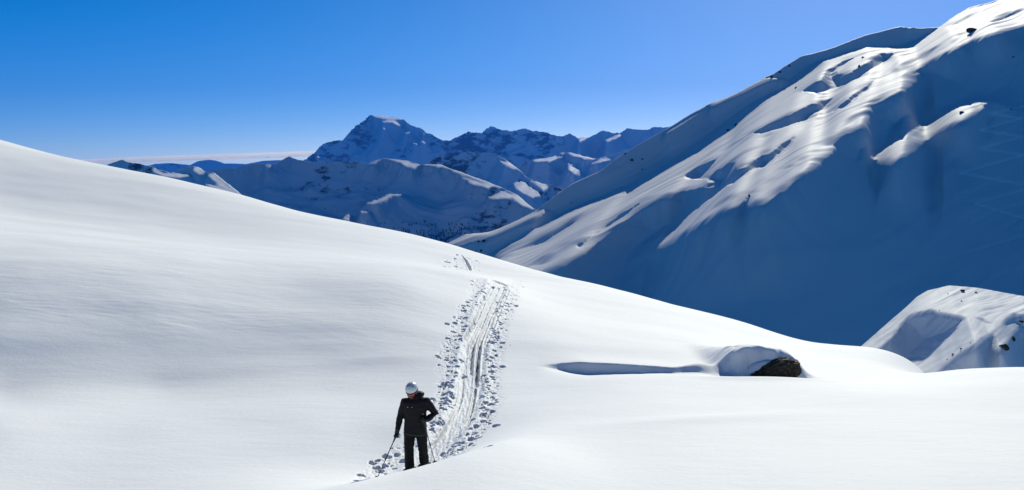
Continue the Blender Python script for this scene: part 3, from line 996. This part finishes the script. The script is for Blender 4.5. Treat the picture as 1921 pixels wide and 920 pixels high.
# ------------------------------------------------------------------ rocks
def rock_mesh(name, seed, sx, sy, sz, sub=3, rough=0.35):
    bm = bmesh.new()
    bmesh.ops.create_icosphere(bm, subdivisions=sub, radius=1.0)
    from mathutils import noise
    rr = random.Random(seed)
    cuts = [(Vector((rr.gauss(0, 1), rr.gauss(0, 1), rr.gauss(0.2, 0.8))).normalized(), rr.uniform(0.45, 0.8)) for _ in range(9)]
    for v in bm.verts:
        p = v.co.copy()
        q = p * 1.3 + Vector((seed * 7.1, seed * 3.3, 0))
        c = noise.voronoi(q)[0]
        n = 1 + rough * (c[0] * 1.3 - 0.5) + 0.25 * rough * noise.fractal(p * 3.0 + Vector((seed, 0, 0)), 0.8, 2.0, 4)
        n += 0.30 * math.sin(math.atan2(p.y, p.x) * 3 + seed) * (1 - abs(p.z))
        c = p * n
        for d, t in cuts:
            k = c.dot(d)
            if k > t:
                c = c - d * (k - t)
        v.co = Vector((c.x * sx, c.y * sy, c.z * sz))
    me = bpy.data.meshes.new(name)
    bm.to_mesh(me)
    bm.free()
    me.materials.append(M_rock)
    return me


def rock_on(surface, px, py, wpx, label, group=None, flat=0.6, sink=0.15, name='rock'):
    P, N = pick(surface, px, py)
    s = 0.40 * wpx * P[1] / F
    seed = int(px * 7 + py)
    o = bpy.data.objects.new(name, rock_mesh(name, seed % 97, s, s * 0.9, s * flat, 3))
    o.location = Vector(P) + Vector((0, 0, s * flat * (0.5 - sink)))
    o.rotation_euler = (0, 0, seed % 6)
    link(o)
    return tag(o, label, 'rock', group)


rock_on('mountain_slope', 1824, 57, 24, 'broad dark rock outcrop on the sunlit crest high on the mountain slope')
rock_on('mountain_slope', 1803, 210, 13, 'dark rock casting a shadow across the lone sunlit patch in the shaded slope')
rock_on('mountain_slope', 1404, 368, 9, 'dark rock in a notch at the edge of the sunlit band on the slope', flat=1.0)
for lab, grp, spots in (
        ('small dark rock in the sunlit hollow just under the mountain crest', 'rocks in the hollow under the crest', ((1610, 123, 9), (1619, 106, 8), (1638, 115, 5))),
        ('small dark rock at the upper rim of the long sunlit band on the slope', 'rocks at the rim of the sunlit band', ((1379, 233, 9), (1364, 243, 7), (1492, 163, 6))),
        ('small dark rock on the jagged skyline crest of the mountain slope', 'rocks on the skyline crest', ((1448, 143, 10), (1462, 135, 7), (1480, 122, 7), (1325, 198, 5), (1172, 287, 5))),
        ('small dark rock in the shaded face between skyline crest and sunlit band', 'rocks in the shaded face under the skyline', ((1183, 300, 9), (1206, 297, 6), (1202, 318, 5), (1071, 380, 4))),
        ('small dark rock at the shaded foot of the mountain slope', 'rocks at the foot of the slope', ((906, 451, 11), (889, 474, 14), (900, 470, 8), (897, 455, 6)))):
    for x, y, w in spots:
        rock_on('mountain_slope', x, y, w, lab, grp, flat=0.8)
rock_on('mountain_slope', 1899, 106, 6, 'lone small rock high in the wide shaded face of the slope')
rock_on('mountain_slope', 1897, 202, 7, 'small rock beside the topmost turn of the zigzag ski tracks')
rock_on('snow_knoll', 1886, 652, 24, 'jagged dark rock outcrop in the shaded flank of the snow knoll', flat=0.8)
rock_on('snow_knoll', 1903, 637, 14, 'smaller dark rock just above the jagged outcrop on the snow knoll', flat=1.1)
rock_on('snow_knoll', 1917, 602, 11, 'dark rock at the upper edge of the shaded flank of the knoll')
rock_on('snow_knoll', 1804, 543, 12, 'flat dark rock on the sunlit top of the snow knoll', flat=0.5)
for lab, grp, spots in (
        ('small dark stone on the rounded sunlit top of the knoll', 'stones on top of the knoll', ((1803, 562, 5), (1778, 549, 4), (1830, 546, 6), (1762, 580, 3))),
        ('small dark stone along the lower sunlit rib of the knoll', 'stones along the rib of the knoll', ((1786, 663, 7), (1801, 653, 7), (1776, 672, 4), (1819, 641, 3)))):
    for x, y, w in spots:
        rock_on('snow_knoll', x, y, w, lab, grp)

# the boulder beside the wind lip
bx, by = (1456 - W / 2) / F * 28.2, 28.15
bz = -(727 - 300) / F * 28.0
bo = empty('boulder', (bx, by, bz))
tag(bo, 'dark boulder half buried in drifted snow, its bare face in shade', 'boulder')
bm = bmesh.new()
bmesh.ops.create_icosphere(bm, subdivisions=5, radius=1.0)
from mathutils import noise as mnoise
for v in bm.verts:
    p = v.co.copy()
    # blocky: push the sphere towards a box with a sloping left shoulder
    q = Vector([math.copysign(abs(c) ** 0.55, c) for c in p])
    q.x *= 0.76
    q.y *= 0.48
    q.z = q.z * 0.42 + 0.34
    if q.x < 0.1:
        q.z *= 1 - 0.55 * min(1, (0.1 - q.x) / 0.8)
    n = mnoise.voronoi(p * 2.2 + Vector((3, 1, 5)))[0]
    f = 0.06 * (n[0] * 1.5 - 0.6) + 0.05 * mnoise.fractal(p * 4, 0.7, 2.0, 5)
    v.co = q + p * f
me = bpy.data.meshes.new('rock_body')
bm.to_mesh(me)
bm.free()
me.materials.append(M_rock)
link(bpy.data.objects.new('rock_body', me), bo)
# snow lying on the boulder
nx, ny = 46, 22
sv, sf = [], []
for j in range(ny):
    for i in range(nx):
        u, v = i / (nx - 1) * 2 - 1, j / (ny - 1) * 2 - 1
        x, y = 1.02 * u - 0.33, 0.55 * v + 0.22
        e = max(0.0, 1 - abs(u) ** 3.0) * max(0.0, 1 - abs(v) ** 4)
        zt = 0.70 - 0.26 * min(1, max(0, (-x - 0.15) / 1.0)) ** 1.3 + 0.03 * mnoise.noise(Vector((x * 3, y * 3, 1)))
        sv.append((x, y + 0.03 * mnoise.noise(Vector((x * 5, y * 5, 7))), zt * e ** 0.35 - 0.12 * (1 - e)))
for j in range(ny - 1):
    for i in range(nx - 1):
        a = j * nx + i
        sf.append((a, a + 1, a + nx + 1, a + nx))
mesh_obj('snow_cap', sv, sf, M_cap, bo)

# ------------------------------------------------------------------ the skier
SK = ground_hit(780, 893, 17.2)
SKZ = SK[2] - 0.03
M_jacket = simple('black_shell', (0.009, 0.009, 0.010), rough=0.7, spec=0.22, bump=0.25, scale=40)
M_trouser = simple('black_trousers', (0.008, 0.008, 0.009), rough=0.75, spec=0.2, bump=0.25, scale=40)
M_skin = simple('skin', (0.36, 0.17, 0.11), rough=0.6, var=0.1)
M_beard = simple('beard', (0.05, 0.03, 0.02), rough=0.9)
M_helmet = simple('pale_helmet', (0.62, 0.68, 0.72), rough=0.35, spec=0.5, var=0.05)
M_lens = simple('red_lens', (0.45, 0.03, 0.02), rough=0.15, spec=0.8, var=0.1)
M_black = simple('black_plastic', (0.012, 0.012, 0.013), rough=0.5, spec=0.4)
M_grey = simple('grey_webbing', (0.05, 0.05, 0.055), rough=0.7)
M_pole = simple('pole_shaft', (0.06, 0.06, 0.065), rough=0.35, spec=0.5, metal=0.3)
M_ski = simple('ski_top', (0.05, 0.05, 0.06), rough=0.4, spec=0.5)
M_badge = simple('pale_print', (0.45, 0.46, 0.48), rough=0.6)


def add_loft(bm, rings, seg=18, up=Vector((0, 1, 0))):
    """rings: (centre, r_side, r_depth); cross-sections square to the path"""
    C = [Vector(r[0]) for r in rings]
    prev = None
    for i, (c, a, b) in enumerate(rings):
        c = C[i]
        t = (C[min(i + 1, len(C) - 1)] - C[max(i - 1, 0)]).normalized()
        s = t.cross(up)
        if s.length < 1e-3:
            s = Vector((1, 0, 0))
        s.normalize()
        d = s.cross(t).normalized()
        ring = [bm.verts.new(c + s * (a * math.cos(2 * math.pi * k / seg)) + d * (b * math.sin(2 * math.pi * k / seg))) for k in range(seg)]
        if prev:
            for k in range(seg):
                j = (k + 1) % seg
                bm.faces.new((prev[k], prev[j], ring[j], ring[k]))
        else:
            bm.faces.new(ring[::-1])
        prev = ring
    bm.faces.new(prev)


def add_blob(bm, c, r, rot=None, u=18, v=12):
    m = Matrix.Translation(Vector(c))
    if rot is not None:
        m = m @ rot.to_4x4()
    m = m @ Matrix.Diagonal((*r, 1.0))
    bmesh.ops.create_uvsphere(bm, u_segments=u, v_segments=v, radius=1.0, matrix=m)


def fused(name, bm, mat, parent, voxel=0.012, smooth=4, wrinkle=0.0, wscale=12.0, seed=0):
    """one continuous skin round the lofts in bm"""
    bmesh.ops.recalc_face_normals(bm, faces=bm.faces)
    me = bpy.data.meshes.new(name)
    bm.to_mesh(me)
    bm.free()
    o = bpy.data.objects.new(name, me)
    sc.collection.objects.link(o)
    r = o.modifiers.new('r', 'REMESH')
    r.mode = 'VOXEL'
    r.voxel_size = voxel
    s = o.modifiers.new('s', 'SMOOTH')
    s.iterations = smooth
    s.factor = 0.5
    dg = bpy.context.evaluated_depsgraph_get()
    out = bpy.data.meshes.new_from_object(o.evaluated_get(dg))
    sc.collection.objects.unlink(o)
    bpy.data.objects.remove(o)
    if wrinkle:
        out.update()
        nv = [v.normal.copy() for v in out.vertices]
        for v, n in zip(out.vertices, nv):
            p = v.co
            w = mnoise.noise(Vector((p.x * wscale * 0.6, p.y * wscale * 0.6, p.z * wscale)) + Vector((seed, 0, 0)))
            w += 0.5 * mnoise.noise(Vector((p.x * wscale * 1.5, p.y * wscale, p.z * wscale * 2.2)))
            v.co = p + n * (wrinkle * w)
    out.materials.clear()
    out.materials.append(mat)
    out.polygons.foreach_set('use_smooth', [True] * len(out.polygons))
    out.name = name
    o2 = bpy.data.objects.new(name, out)
    return link(o2, parent)


def solid(name, bm, mat, parent, smooth=True):
    bmesh.ops.recalc_face_normals(bm, faces=bm.faces)
    me = bpy.data.meshes.new(name)
    bm.to_mesh(me)
    bm.free()
    me.materials.append(mat)
    if smooth:
        me.polygons.foreach_set('use_smooth', [True] * len(me.polygons))
    return link(bpy.data.objects.new(name, me), parent)


SCL = 0.965
skier = empty('person', (SK[0], SK[1], SKZ))
skier.scale = (SCL, SCL, SCL)
tag(skier, 'skier in black jacket and trousers with pale helmet and red goggles, standing on the track', 'person')
HD = Vector((-0.055, -0.045, 1.545))                   # middle of the head
HR = Matrix.Rotation(math.radians(-14), 3, 'Z') @ Matrix.Rotation(math.radians(24), 3, 'X')   # looks down and to his right


def hp(x, y, z):
    return HD + HR @ Vector((x, y, z))


SH_R, EL_R, WR_R, HA_R = Vector((-0.185, 0.01, 1.365)), Vector((-0.275, 0.03, 1.10)), Vector((-0.325, -0.06, 0.83)), Vector((-0.345, -0.085, 0.74))
SH_L, EL_L, WR_L, HA_L = Vector((0.195, 0.01, 1.365)), Vector((0.365, 0.05, 1.115)), Vector((0.215, -0.14, 1.045)), Vector((0.165, -0.165, 1.025))
HIP_R, KN_R, AN_R = Vector((-0.105, 0.0, 0.80)), Vector((-0.118, -0.04, 0.46)), Vector((-0.115, -0.01, 0.14))
HIP_L, KN_L, AN_L = Vector((0.105, 0.0, 0.80)), Vector((0.135, 0.0, 0.50)), Vector((0.150, 0.06, 0.20))

# body under the clothes, head included
bm = bmesh.new()
add_loft(bm, [((0, 0.0, 0.74), 0.15, 0.10), ((0, 0, 0.90), 0.165, 0.11), ((0, 0, 1.08), 0.16, 0.11), ((0, 0, 1.28), 0.185, 0.115), ((0, 0.0, 1.39), 0.14, 0.09), ((-0.02, 0.0, 1.43), 0.07, 0.065), ((-0.045, -0.02, 1.48), 0.062, 0.065), (tuple(HD), 0.06, 0.06)])
add_blob(bm, hp(0, 0.01, 0.02), (0.078, 0.098, 0.110), HR)
add_blob(bm, hp(0, -0.035, -0.055), (0.056, 0.062, 0.065), HR)      # jaw
add_blob(bm, hp(0, -0.098, -0.030), (0.014, 0.022, 0.024), HR)      # nose
add_blob(bm, hp(0, -0.086, -0.072), (0.026, 0.012, 0.010), HR)      # mouth
for s in (-1, 1):
    add_blob(bm, hp(0.080 * s, 0.015, -0.015), (0.012, 0.022, 0.032), HR)   # ears
    add_blob(bm, hp(0.030 * s, -0.082, 0.0), (0.014, 0.012, 0.009), HR)     # eyes under the lens
for a, b, c in ((SH_R, EL_R, WR_R), (SH_L, EL_L, WR_L)):
    add_loft(bm, [(a, 0.05, 0.05), (b, 0.04, 0.04), (c, 0.03, 0.03)], 12, Vector((0, 1, 0.2)))
for a, b, c in ((HIP_R, KN_R, AN_R), (HIP_L, KN_L, AN_L)):
    add_loft(bm, [(a, 0.085, 0.085), (b, 0.058, 0.058), (c, 0.042, 0.042)], 12)
fused('body', bm, M_skin, skier, 0.009, 3)
bm = bmesh.new()
add_blob(bm, hp(0, -0.042, -0.080), (0.058, 0.060, 0.045), HR)
solid('beard', bm, M_beard, skier)

# jacket with hood and collar
bm = bmesh.new()
add_loft(bm, [((0.0, 0.0, 0.735), 0.212, 0.150), ((0.0, 0.0, 0.80), 0.218, 0.155), ((0, 0, 0.95), 0.206, 0.150), ((0, 0, 1.10), 0.208, 0.152), ((0, 0, 1.25), 0.226, 0.155),
              ((0, 0.005, 1.36), 0.215, 0.140), ((-0.005, 0.01, 1.425), 0.150, 0.115), ((-0.02, 0.0, 1.475), 0.095, 0.095), ((-0.03, -0.01, 1.50), 0.085, 0.088)], 26)
for a, b, c, (r0, r1, r2) in ((SH_R, EL_R, WR_R, (0.080, 0.066, 0.050)), (SH_L, EL_L, WR_L, (0.082, 0.072, 0.054))):
    add_loft(bm, [(a + (a - b) * 0.04 + Vector((-0.04 if a.x > 0 else 0.04, 0, 0)), 0.05, 0.06), (a, r0, r0), ((a + b) / 2, (r0 + r1) / 2, (r0 + r1) / 2), (b, r1, r1), ((b + c) / 2, (r1 + r2) / 2, (r1 + r2) / 2), (c, r2, r2)], 14, Vector((0.1, 1, 0.25)))
add_blob(bm, (0.045, 0.075, 1.475), (0.125, 0.080, 0.065))             # hood lying behind the neck
add_blob(bm, (0.085, 0.030, 1.485), (0.060, 0.070, 0.050))
jacket = fused('jacket', bm, M_jacket, skier, 0.010, 7, 0.008, 13.0, 3)
for k, (x, z) in enumerate(((-0.125, 1.285), (-0.045, 1.283))):
    bm = bmesh.new()
    add_blob(bm, (x, -0.155 + 0.012 * (1 - k), z), (0.014, 0.010, 0.006), u=10, v=6)
    solid('chest_badge', bm, M_badge, jacket)
bm = bmesh.new()
add_loft(bm, [((0.18, -0.165, 1.16), 0.004, 0.004), ((0.145, -0.172, 1.165), 0.004, 0.004)], 8)
solid('pocket_zip', bm, M_badge, jacket)
# hip belt, seen as a pale line below the hem
bm = bmesh.new()
seg = 40
for k in range(seg):
    a0_, a1_ = 2 * math.pi * k / seg, 2 * math.pi * (k + 1) / seg
    q = [bm.verts.new((0.221 * math.cos(a), 0.160 * math.sin(a), z + 0.012 * math.sin(a * 2))) for a in (a0_, a1_) for z in (0.752, 0.766)]
    bm.faces.new((q[0], q[2], q[3], q[1]))
solid('hem_cord', bm, M_grey, jacket)

bm = bmesh.new()
add_loft(bm, [((0, 0, 0.90), 0.16, 0.12), ((0, 0, 0.82), 0.19, 0.135), ((0, 0, 0.745), 0.19, 0.13)], 20)
for a, b, c in ((HIP_R, KN_R, AN_R), (HIP_L, KN_L, AN_L)):
    add_loft(bm, [(a, 0.110, 0.115), (a.lerp(b, 0.5), 0.102, 0.105), (b, 0.088, 0.092), (b.lerp(c, 0.45), 0.088, 0.09), (c + Vector((0, 0, 0.05)), 0.090, 0.10), (c - Vector((0, 0, 0.02)), 0.088, 0.10)], 16)
fused('trousers', bm, M_trouser, skier, 0.010, 2, 0.008, 15.0, 9)

# boots
for an in (AN_R, AN_L):
    bm = bmesh.new()
    fw = Vector((-0.45, -0.89, 0)).normalized()
    base = Vector((an.x, an.y, an.z - 0.10))
    add_loft(bm, [(base + Vector((0, 0, 0.20)), 0.066, 0.072), (base + Vector((0, 0, 0.10)), 0.062, 0.070), (base + Vector((0, 0, 0.02)), 0.055, 0.062)], 14)
    add_loft(bm, [(base - fw * 0.10 + Vector((0, 0, 0.045)), 0.045, 0.045), (base + Vector((0, 0, 0.05)), 0.055, 0.055), (base + fw * 0.13 + Vector((0, 0, 0.04)), 0.056, 0.046), (base + fw * 0.20 + Vector((0, 0, 0.03)), 0.036, 0.026)], 14, Vector((0, 0, 1)))
    b_ = fused('ski_boot', bm, M_black, skier, 0.010, 2)
    for z in (0.06, 0.12):
        bm = bmesh.new()
        add_loft(bm, [(base + Vector((0.05, 0.02, z + 0.01)), 0.008, 0.006), (base + Vector((0.085, 0.0, z + 0.012)), 0.008, 0.006)], 8)
        solid('buckle', bm, M_grey, b_)

# helmet
bm = bmesh.new()
bmesh.ops.create_uvsphere(bm, u_segments=40, v_segments=24, radius=1.0)
for v in bm.verts:
    p = v.co
    f = 1.0 + (0.018 * math.cos(math.atan2(p.x, -p.y) * 2) * (1 - abs(p.z)))
    v.co = Vector((p.x * 0.112 * f, p.y * 0.134, max(p.z, -0.30) * 0.118))
for v in bm.verts:                                      # lower at the back and over the ears than over the brow
    if v.co.z < 0.0:
        v.co.z *= 1.0 + 1.3 * max(0.0, v.co.y / 0.134 + 0.35)
for v in bm.verts:
    v.co = hp(v.co.x, v.co.y + 0.015, v.co.z + 0.068)
helm = solid('helmet', bm, M_helmet, skier)
for k in range(5):
    x = -0.06 + 0.03 * k
    bm = bmesh.new()
    zz = 0.068 + 0.117 * math.sqrt(max(0, 1 - (x / 0.112) ** 2 - 0.12))
    add_blob(bm, hp(x, -0.035, zz - 0.002), (0.006, 0.030, 0.008), HR, 8, 6)
    solid('vent', bm, M_black, helm)
bm = bmesh.new()
segs_ = 30
for k in range(segs_):
    a0_, a1_ = 2 * math.pi * k / segs_, 2 * math.pi * (k + 1) / segs_
    q = [bm.verts.new(hp(0.1155 * math.cos(a), 0.138 * math.sin(a) + 0.015, z + 0.035)) for a in (a0_, a1_) for z in (-0.012, 0.016)]
    bm.faces.new((q[0], q[2], q[3], q[1]))
gst = solid('goggle_strap', bm, M_black, helm)
# goggles
bm = bmesh.new()
rows_ = []
for j in range(5):
    z = 0.035 - 0.0165 * j
    rows_.append([bm.verts.new(hp(0.084 * math.sin(a), -0.112 * math.cos(a) + 0.004 * abs(j - 2) + 0.0, z + (0.010 * math.exp(-(a / 0.18) ** 2) if j == 4 else 0))) for a in np.linspace(-1.05, 1.05, 15)])
for j in range(4):
    for i in range(14):
        bm.faces.new((rows_[j][i], rows_[j][i + 1], rows_[j + 1][i + 1], rows_[j + 1][i]))
gog = solid('goggles', bm, M_lens, skier)
bm = bmesh.new()
edge = [(a, 0.040) for a in np.linspace(-1.1, 1.1, 14)] + [(a, -0.036 + 0.010 * math.exp(-(a / 0.18) ** 2)) for a in np.linspace(1.1, -1.1, 14)]
pts = [hp(0.085 * math.sin(a), -0.110 * math.cos(a), z) for a, z in edge]
for k in range(len(pts)):
    add_loft(bm, [(pts[k], 0.006, 0.006), (pts[(k + 1) % len(pts)], 0.006, 0.006)], 6, Vector((0.3, 0.2, 1)))
solid('goggle_frame', bm, M_black, gog)


def glove(hand, wrist, axis):
    """gloved hand closed round a grip that runs along axis"""
    bm = bmesh.new()
    ax = axis.normalized()
    arm = (hand - wrist).normalized()
    out = arm.cross(ax).normalized()
    fwd = out.cross(ax).normalized()
    add_loft(bm, [(wrist + (wrist - hand) * 0.3, 0.046, 0.046), (wrist, 0.044, 0.040), (wrist.lerp(hand, 0.6), 0.046, 0.034)], 12, ax)
    add_blob(bm, hand + out * 0.026, (0.030, 0.046, 0.046))
    for k in range(4):
        o_ = hand + ax * (0.034 - 0.023 * k)
        ln = (0.95, 1.05, 1.0, 0.85)[k]
        ring = [o_ + out * 0.030, o_ + out * 0.020 + fwd * 0.030 * ln, o_ - out * 0.012 + fwd * 0.034 * ln, o_ - out * 0.030 + fwd * 0.010, o_ - out * 0.022 - fwd * 0.014]
        add_loft(bm, [(p, 0.0125, 0.0125) for p in ring], 8, ax)
    th = [hand + out * 0.018 - fwd * 0.022 + ax * 0.030, hand - fwd * 0.034 + ax * 0.048, hand - out * 0.024 - fwd * 0.022 + ax * 0.052]
    add_loft(bm, [(p, 0.014, 0.014) for p in th], 8, ax)
    return fused('glove', bm, M_black, skier, 0.007, 1)


def ski_pole(top, tip, label):
    root = empty('ski_pole', tuple(tip))
    d = (top - tip)
    ln = d.length
    d = d.normalized()
    z = Vector((0, 0, 0))

    def P(s):
        return d * s
    bm = bmesh.new()
    add_loft(bm, [(P(0.05), 0.006, 0.006), (P(ln * 0.45), 0.0075, 0.0075), (P(ln * 0.451), 0.009, 0.009), (P(ln - 0.10), 0.009, 0.009)], 10, Vector((1, 0.2, 0)))
    sh = solid('shaft', bm, M_pole, root)
    bm = bmesh.new()
    add_loft(bm, [(P(ln * 0.45 - 0.025), 0.013, 0.013), (P(ln * 0.45 + 0.025), 0.014, 0.014)], 10, Vector((1, 0.2, 0)))
    solid('clamp', bm, M_black, sh)
    bm = bmesh.new()
    add_loft(bm, [(P(ln - 0.20), 0.012, 0.012), (P(ln - 0.13), 0.016, 0.016), (P(ln - 0.03), 0.015, 0.018), (P(ln), 0.022, 0.022), (P(ln + 0.012), 0.014, 0.014)], 12, Vector((1, 0.2, 0)))
    solid('grip', bm, M_black, root)
    bm = bmesh.new()
    add_loft(bm, [(P(0.085), 0.010, 0.010), (P(0.080), 0.045, 0.045), (P(0.074), 0.047, 0.047), (P(0.068), 0.012, 0.012)], 16, Vector((1, 0.2, 0)))
    solid('basket', bm, M_black, root)
    bm = bmesh.new()
    add_loft(bm, [(P(0.055), 0.006, 0.006), (P(-0.02), 0.002, 0.002)], 8, Vector((1, 0.2, 0)))
    solid('tip', bm, M_grey, root)
    side = Vector((0.035, -0.02, -0.09))
    bm = bmesh.new()
    add_loft(bm, [(P(ln), 0.008, 0.003), (P(ln) + side * 0.6 + Vector((0.02, 0, 0)), 0.008, 0.003), (P(ln) + side * 1.2, 0.008, 0.003), (P(ln) + side * 0.5 - Vector((0.02, 0, 0)), 0.008, 0.003), (P(ln - 0.01), 0.008, 0.003)], 6, Vector((0, 1, 0.1)))
    solid('strap', bm, M_grey, root)
    return tag(root, label, 'ski pole')


S0 = Vector((SK[0], SK[1], SKZ))
tipA = Vector(ground_hit(705, 902, 16.6))
tipA.z = ground_z(tipA.x, tipA.y) - 0.02
axA = (S0 + HA_R * SCL - tipA).normalized()
ski_pole(S0 + HA_R * SCL + axA * 0.07, tipA, 'thin ski pole slanting out to its tip in the snow, held in the lowered arm')
glove(HA_R, WR_R, axA)
tipB = S0 + Vector((0.36, 0.05, 0))
tipB.z = ground_z(tipB.x, tipB.y) - 0.02
axB = (S0 + HA_L * SCL - tipB).normalized()
ski_pole(S0 + HA_L * SCL + axB * 0.07, tipB, 'near-upright ski pole held at the waist by the bent arm')
glove(HA_L, WR_L, axB)

# skis, sunk into the loose snow of the track
fw = Vector((-0.45, -0.89, 0)).normalized()
for an, lab in ((AN_R, 'dark ski under the boot on the lowered-arm side of the skier'), (AN_L, 'dark ski under the boot on the bent-arm side of the skier')):
    c = S0 + Vector((an.x, an.y, 0))
    root = empty('ski', c)
    c.z = SKZ + an.z - 0.10
    root.location = c
    bm = bmesh.new()
    n = 30
    sd = Vector((-fw.y, fw.x, 0))
    prev = None
    for i in range(n + 1):
        t = i / n
        s = -0.62 + 1.36 * t
        wdt = 0.048 + 0.010 * (2 * t - 1) ** 2
        wdt *= min(1.0, math.sqrt(max(0.02, (1 - t) * 14)), math.sqrt(max(0.1, t * 30)))
        gz = ground_z(c.x + fw.x * s, c.y + fw.y * s) - c.z
        lift = 0.14 * max(0, (t - 0.86) / 0.14) ** 2
        zz = min(0.0, gz + 0.01) * min(1, abs(s) / 0.3) + lift - 0.01
        p = fw * s + Vector((0, 0, zz))
        ring = [bm.verts.new(p + sd * wdt), bm.verts.new(p - sd * wdt), bm.verts.new(p - sd * wdt - Vector((0, 0, 0.014))), bm.verts.new(p + sd * wdt - Vector((0, 0, 0.014)))]
        if prev:
            for k in range(4):
                bm.faces.new((prev[k], prev[(k + 1) % 4], ring[(k + 1) % 4], ring[k]))
        else:
            bm.faces.new(ring)
        prev = ring
    bm.faces.new(prev[::-1])
    solid('ski_body', bm, M_ski, root, False)
    for s, nm, sz in ((0.17, 'toe_piece', 0.03), (-0.14, 'heel_piece', 0.035)):
        bm = bmesh.new()
        bmesh.ops.create_cube(bm, size=1.0, matrix=Matrix.Translation(fw * s + Vector((0, 0, 0.02))) @ Matrix.Rotation(math.atan2(fw.y, fw.x), 4, 'Z') @ Matrix.Diagonal((0.09, 0.06, sz, 1)))
        bmesh.ops.bevel(bm, geom=bm.edges[:], offset=0.006, segments=2, affect='EDGES')
        solid(nm, bm, M_black, root, False)
    tag(root, lab, 'ski')

# ------------------------------------------------------------------ haze between here and the far peaks
hm = bpy.data.materials.new('haze')
hm.use_nodes = True
hn = hm.node_tree
hn.nodes.clear()
ho = hn.nodes.new('ShaderNodeOutputMaterial')
hv = hn.nodes.new('ShaderNodeVolumePrincipled')
hv.inputs['Color'].default_value = (0.04, 0.26, 1.0, 1)
hv.inputs['Density'].default_value = 1.9e-5
hv.inputs['Anisotropy'].default_value = 0.0
hn.links.new(hv.outputs[0], ho.inputs['Volume'])
x0, x1, y0, y1, z0, z1 = -40000, 40000, -2500, 34000, -1502, 2600
hb_ = mesh_obj('haze', [(x0, y0, z0), (x1, y0, z0), (x1, y1, z0), (x0, y1, z0), (x0, y0, z1), (x1, y0, z1), (x1, y1, z1), (x0, y1, z1)],
               [(0, 3, 2, 1), (4, 5, 6, 7), (0, 1, 5, 4), (1, 2, 6, 5), (2, 3, 7, 6), (3, 0, 4, 7)], hm, smooth=False)
tag(hb_, kind='stuff')
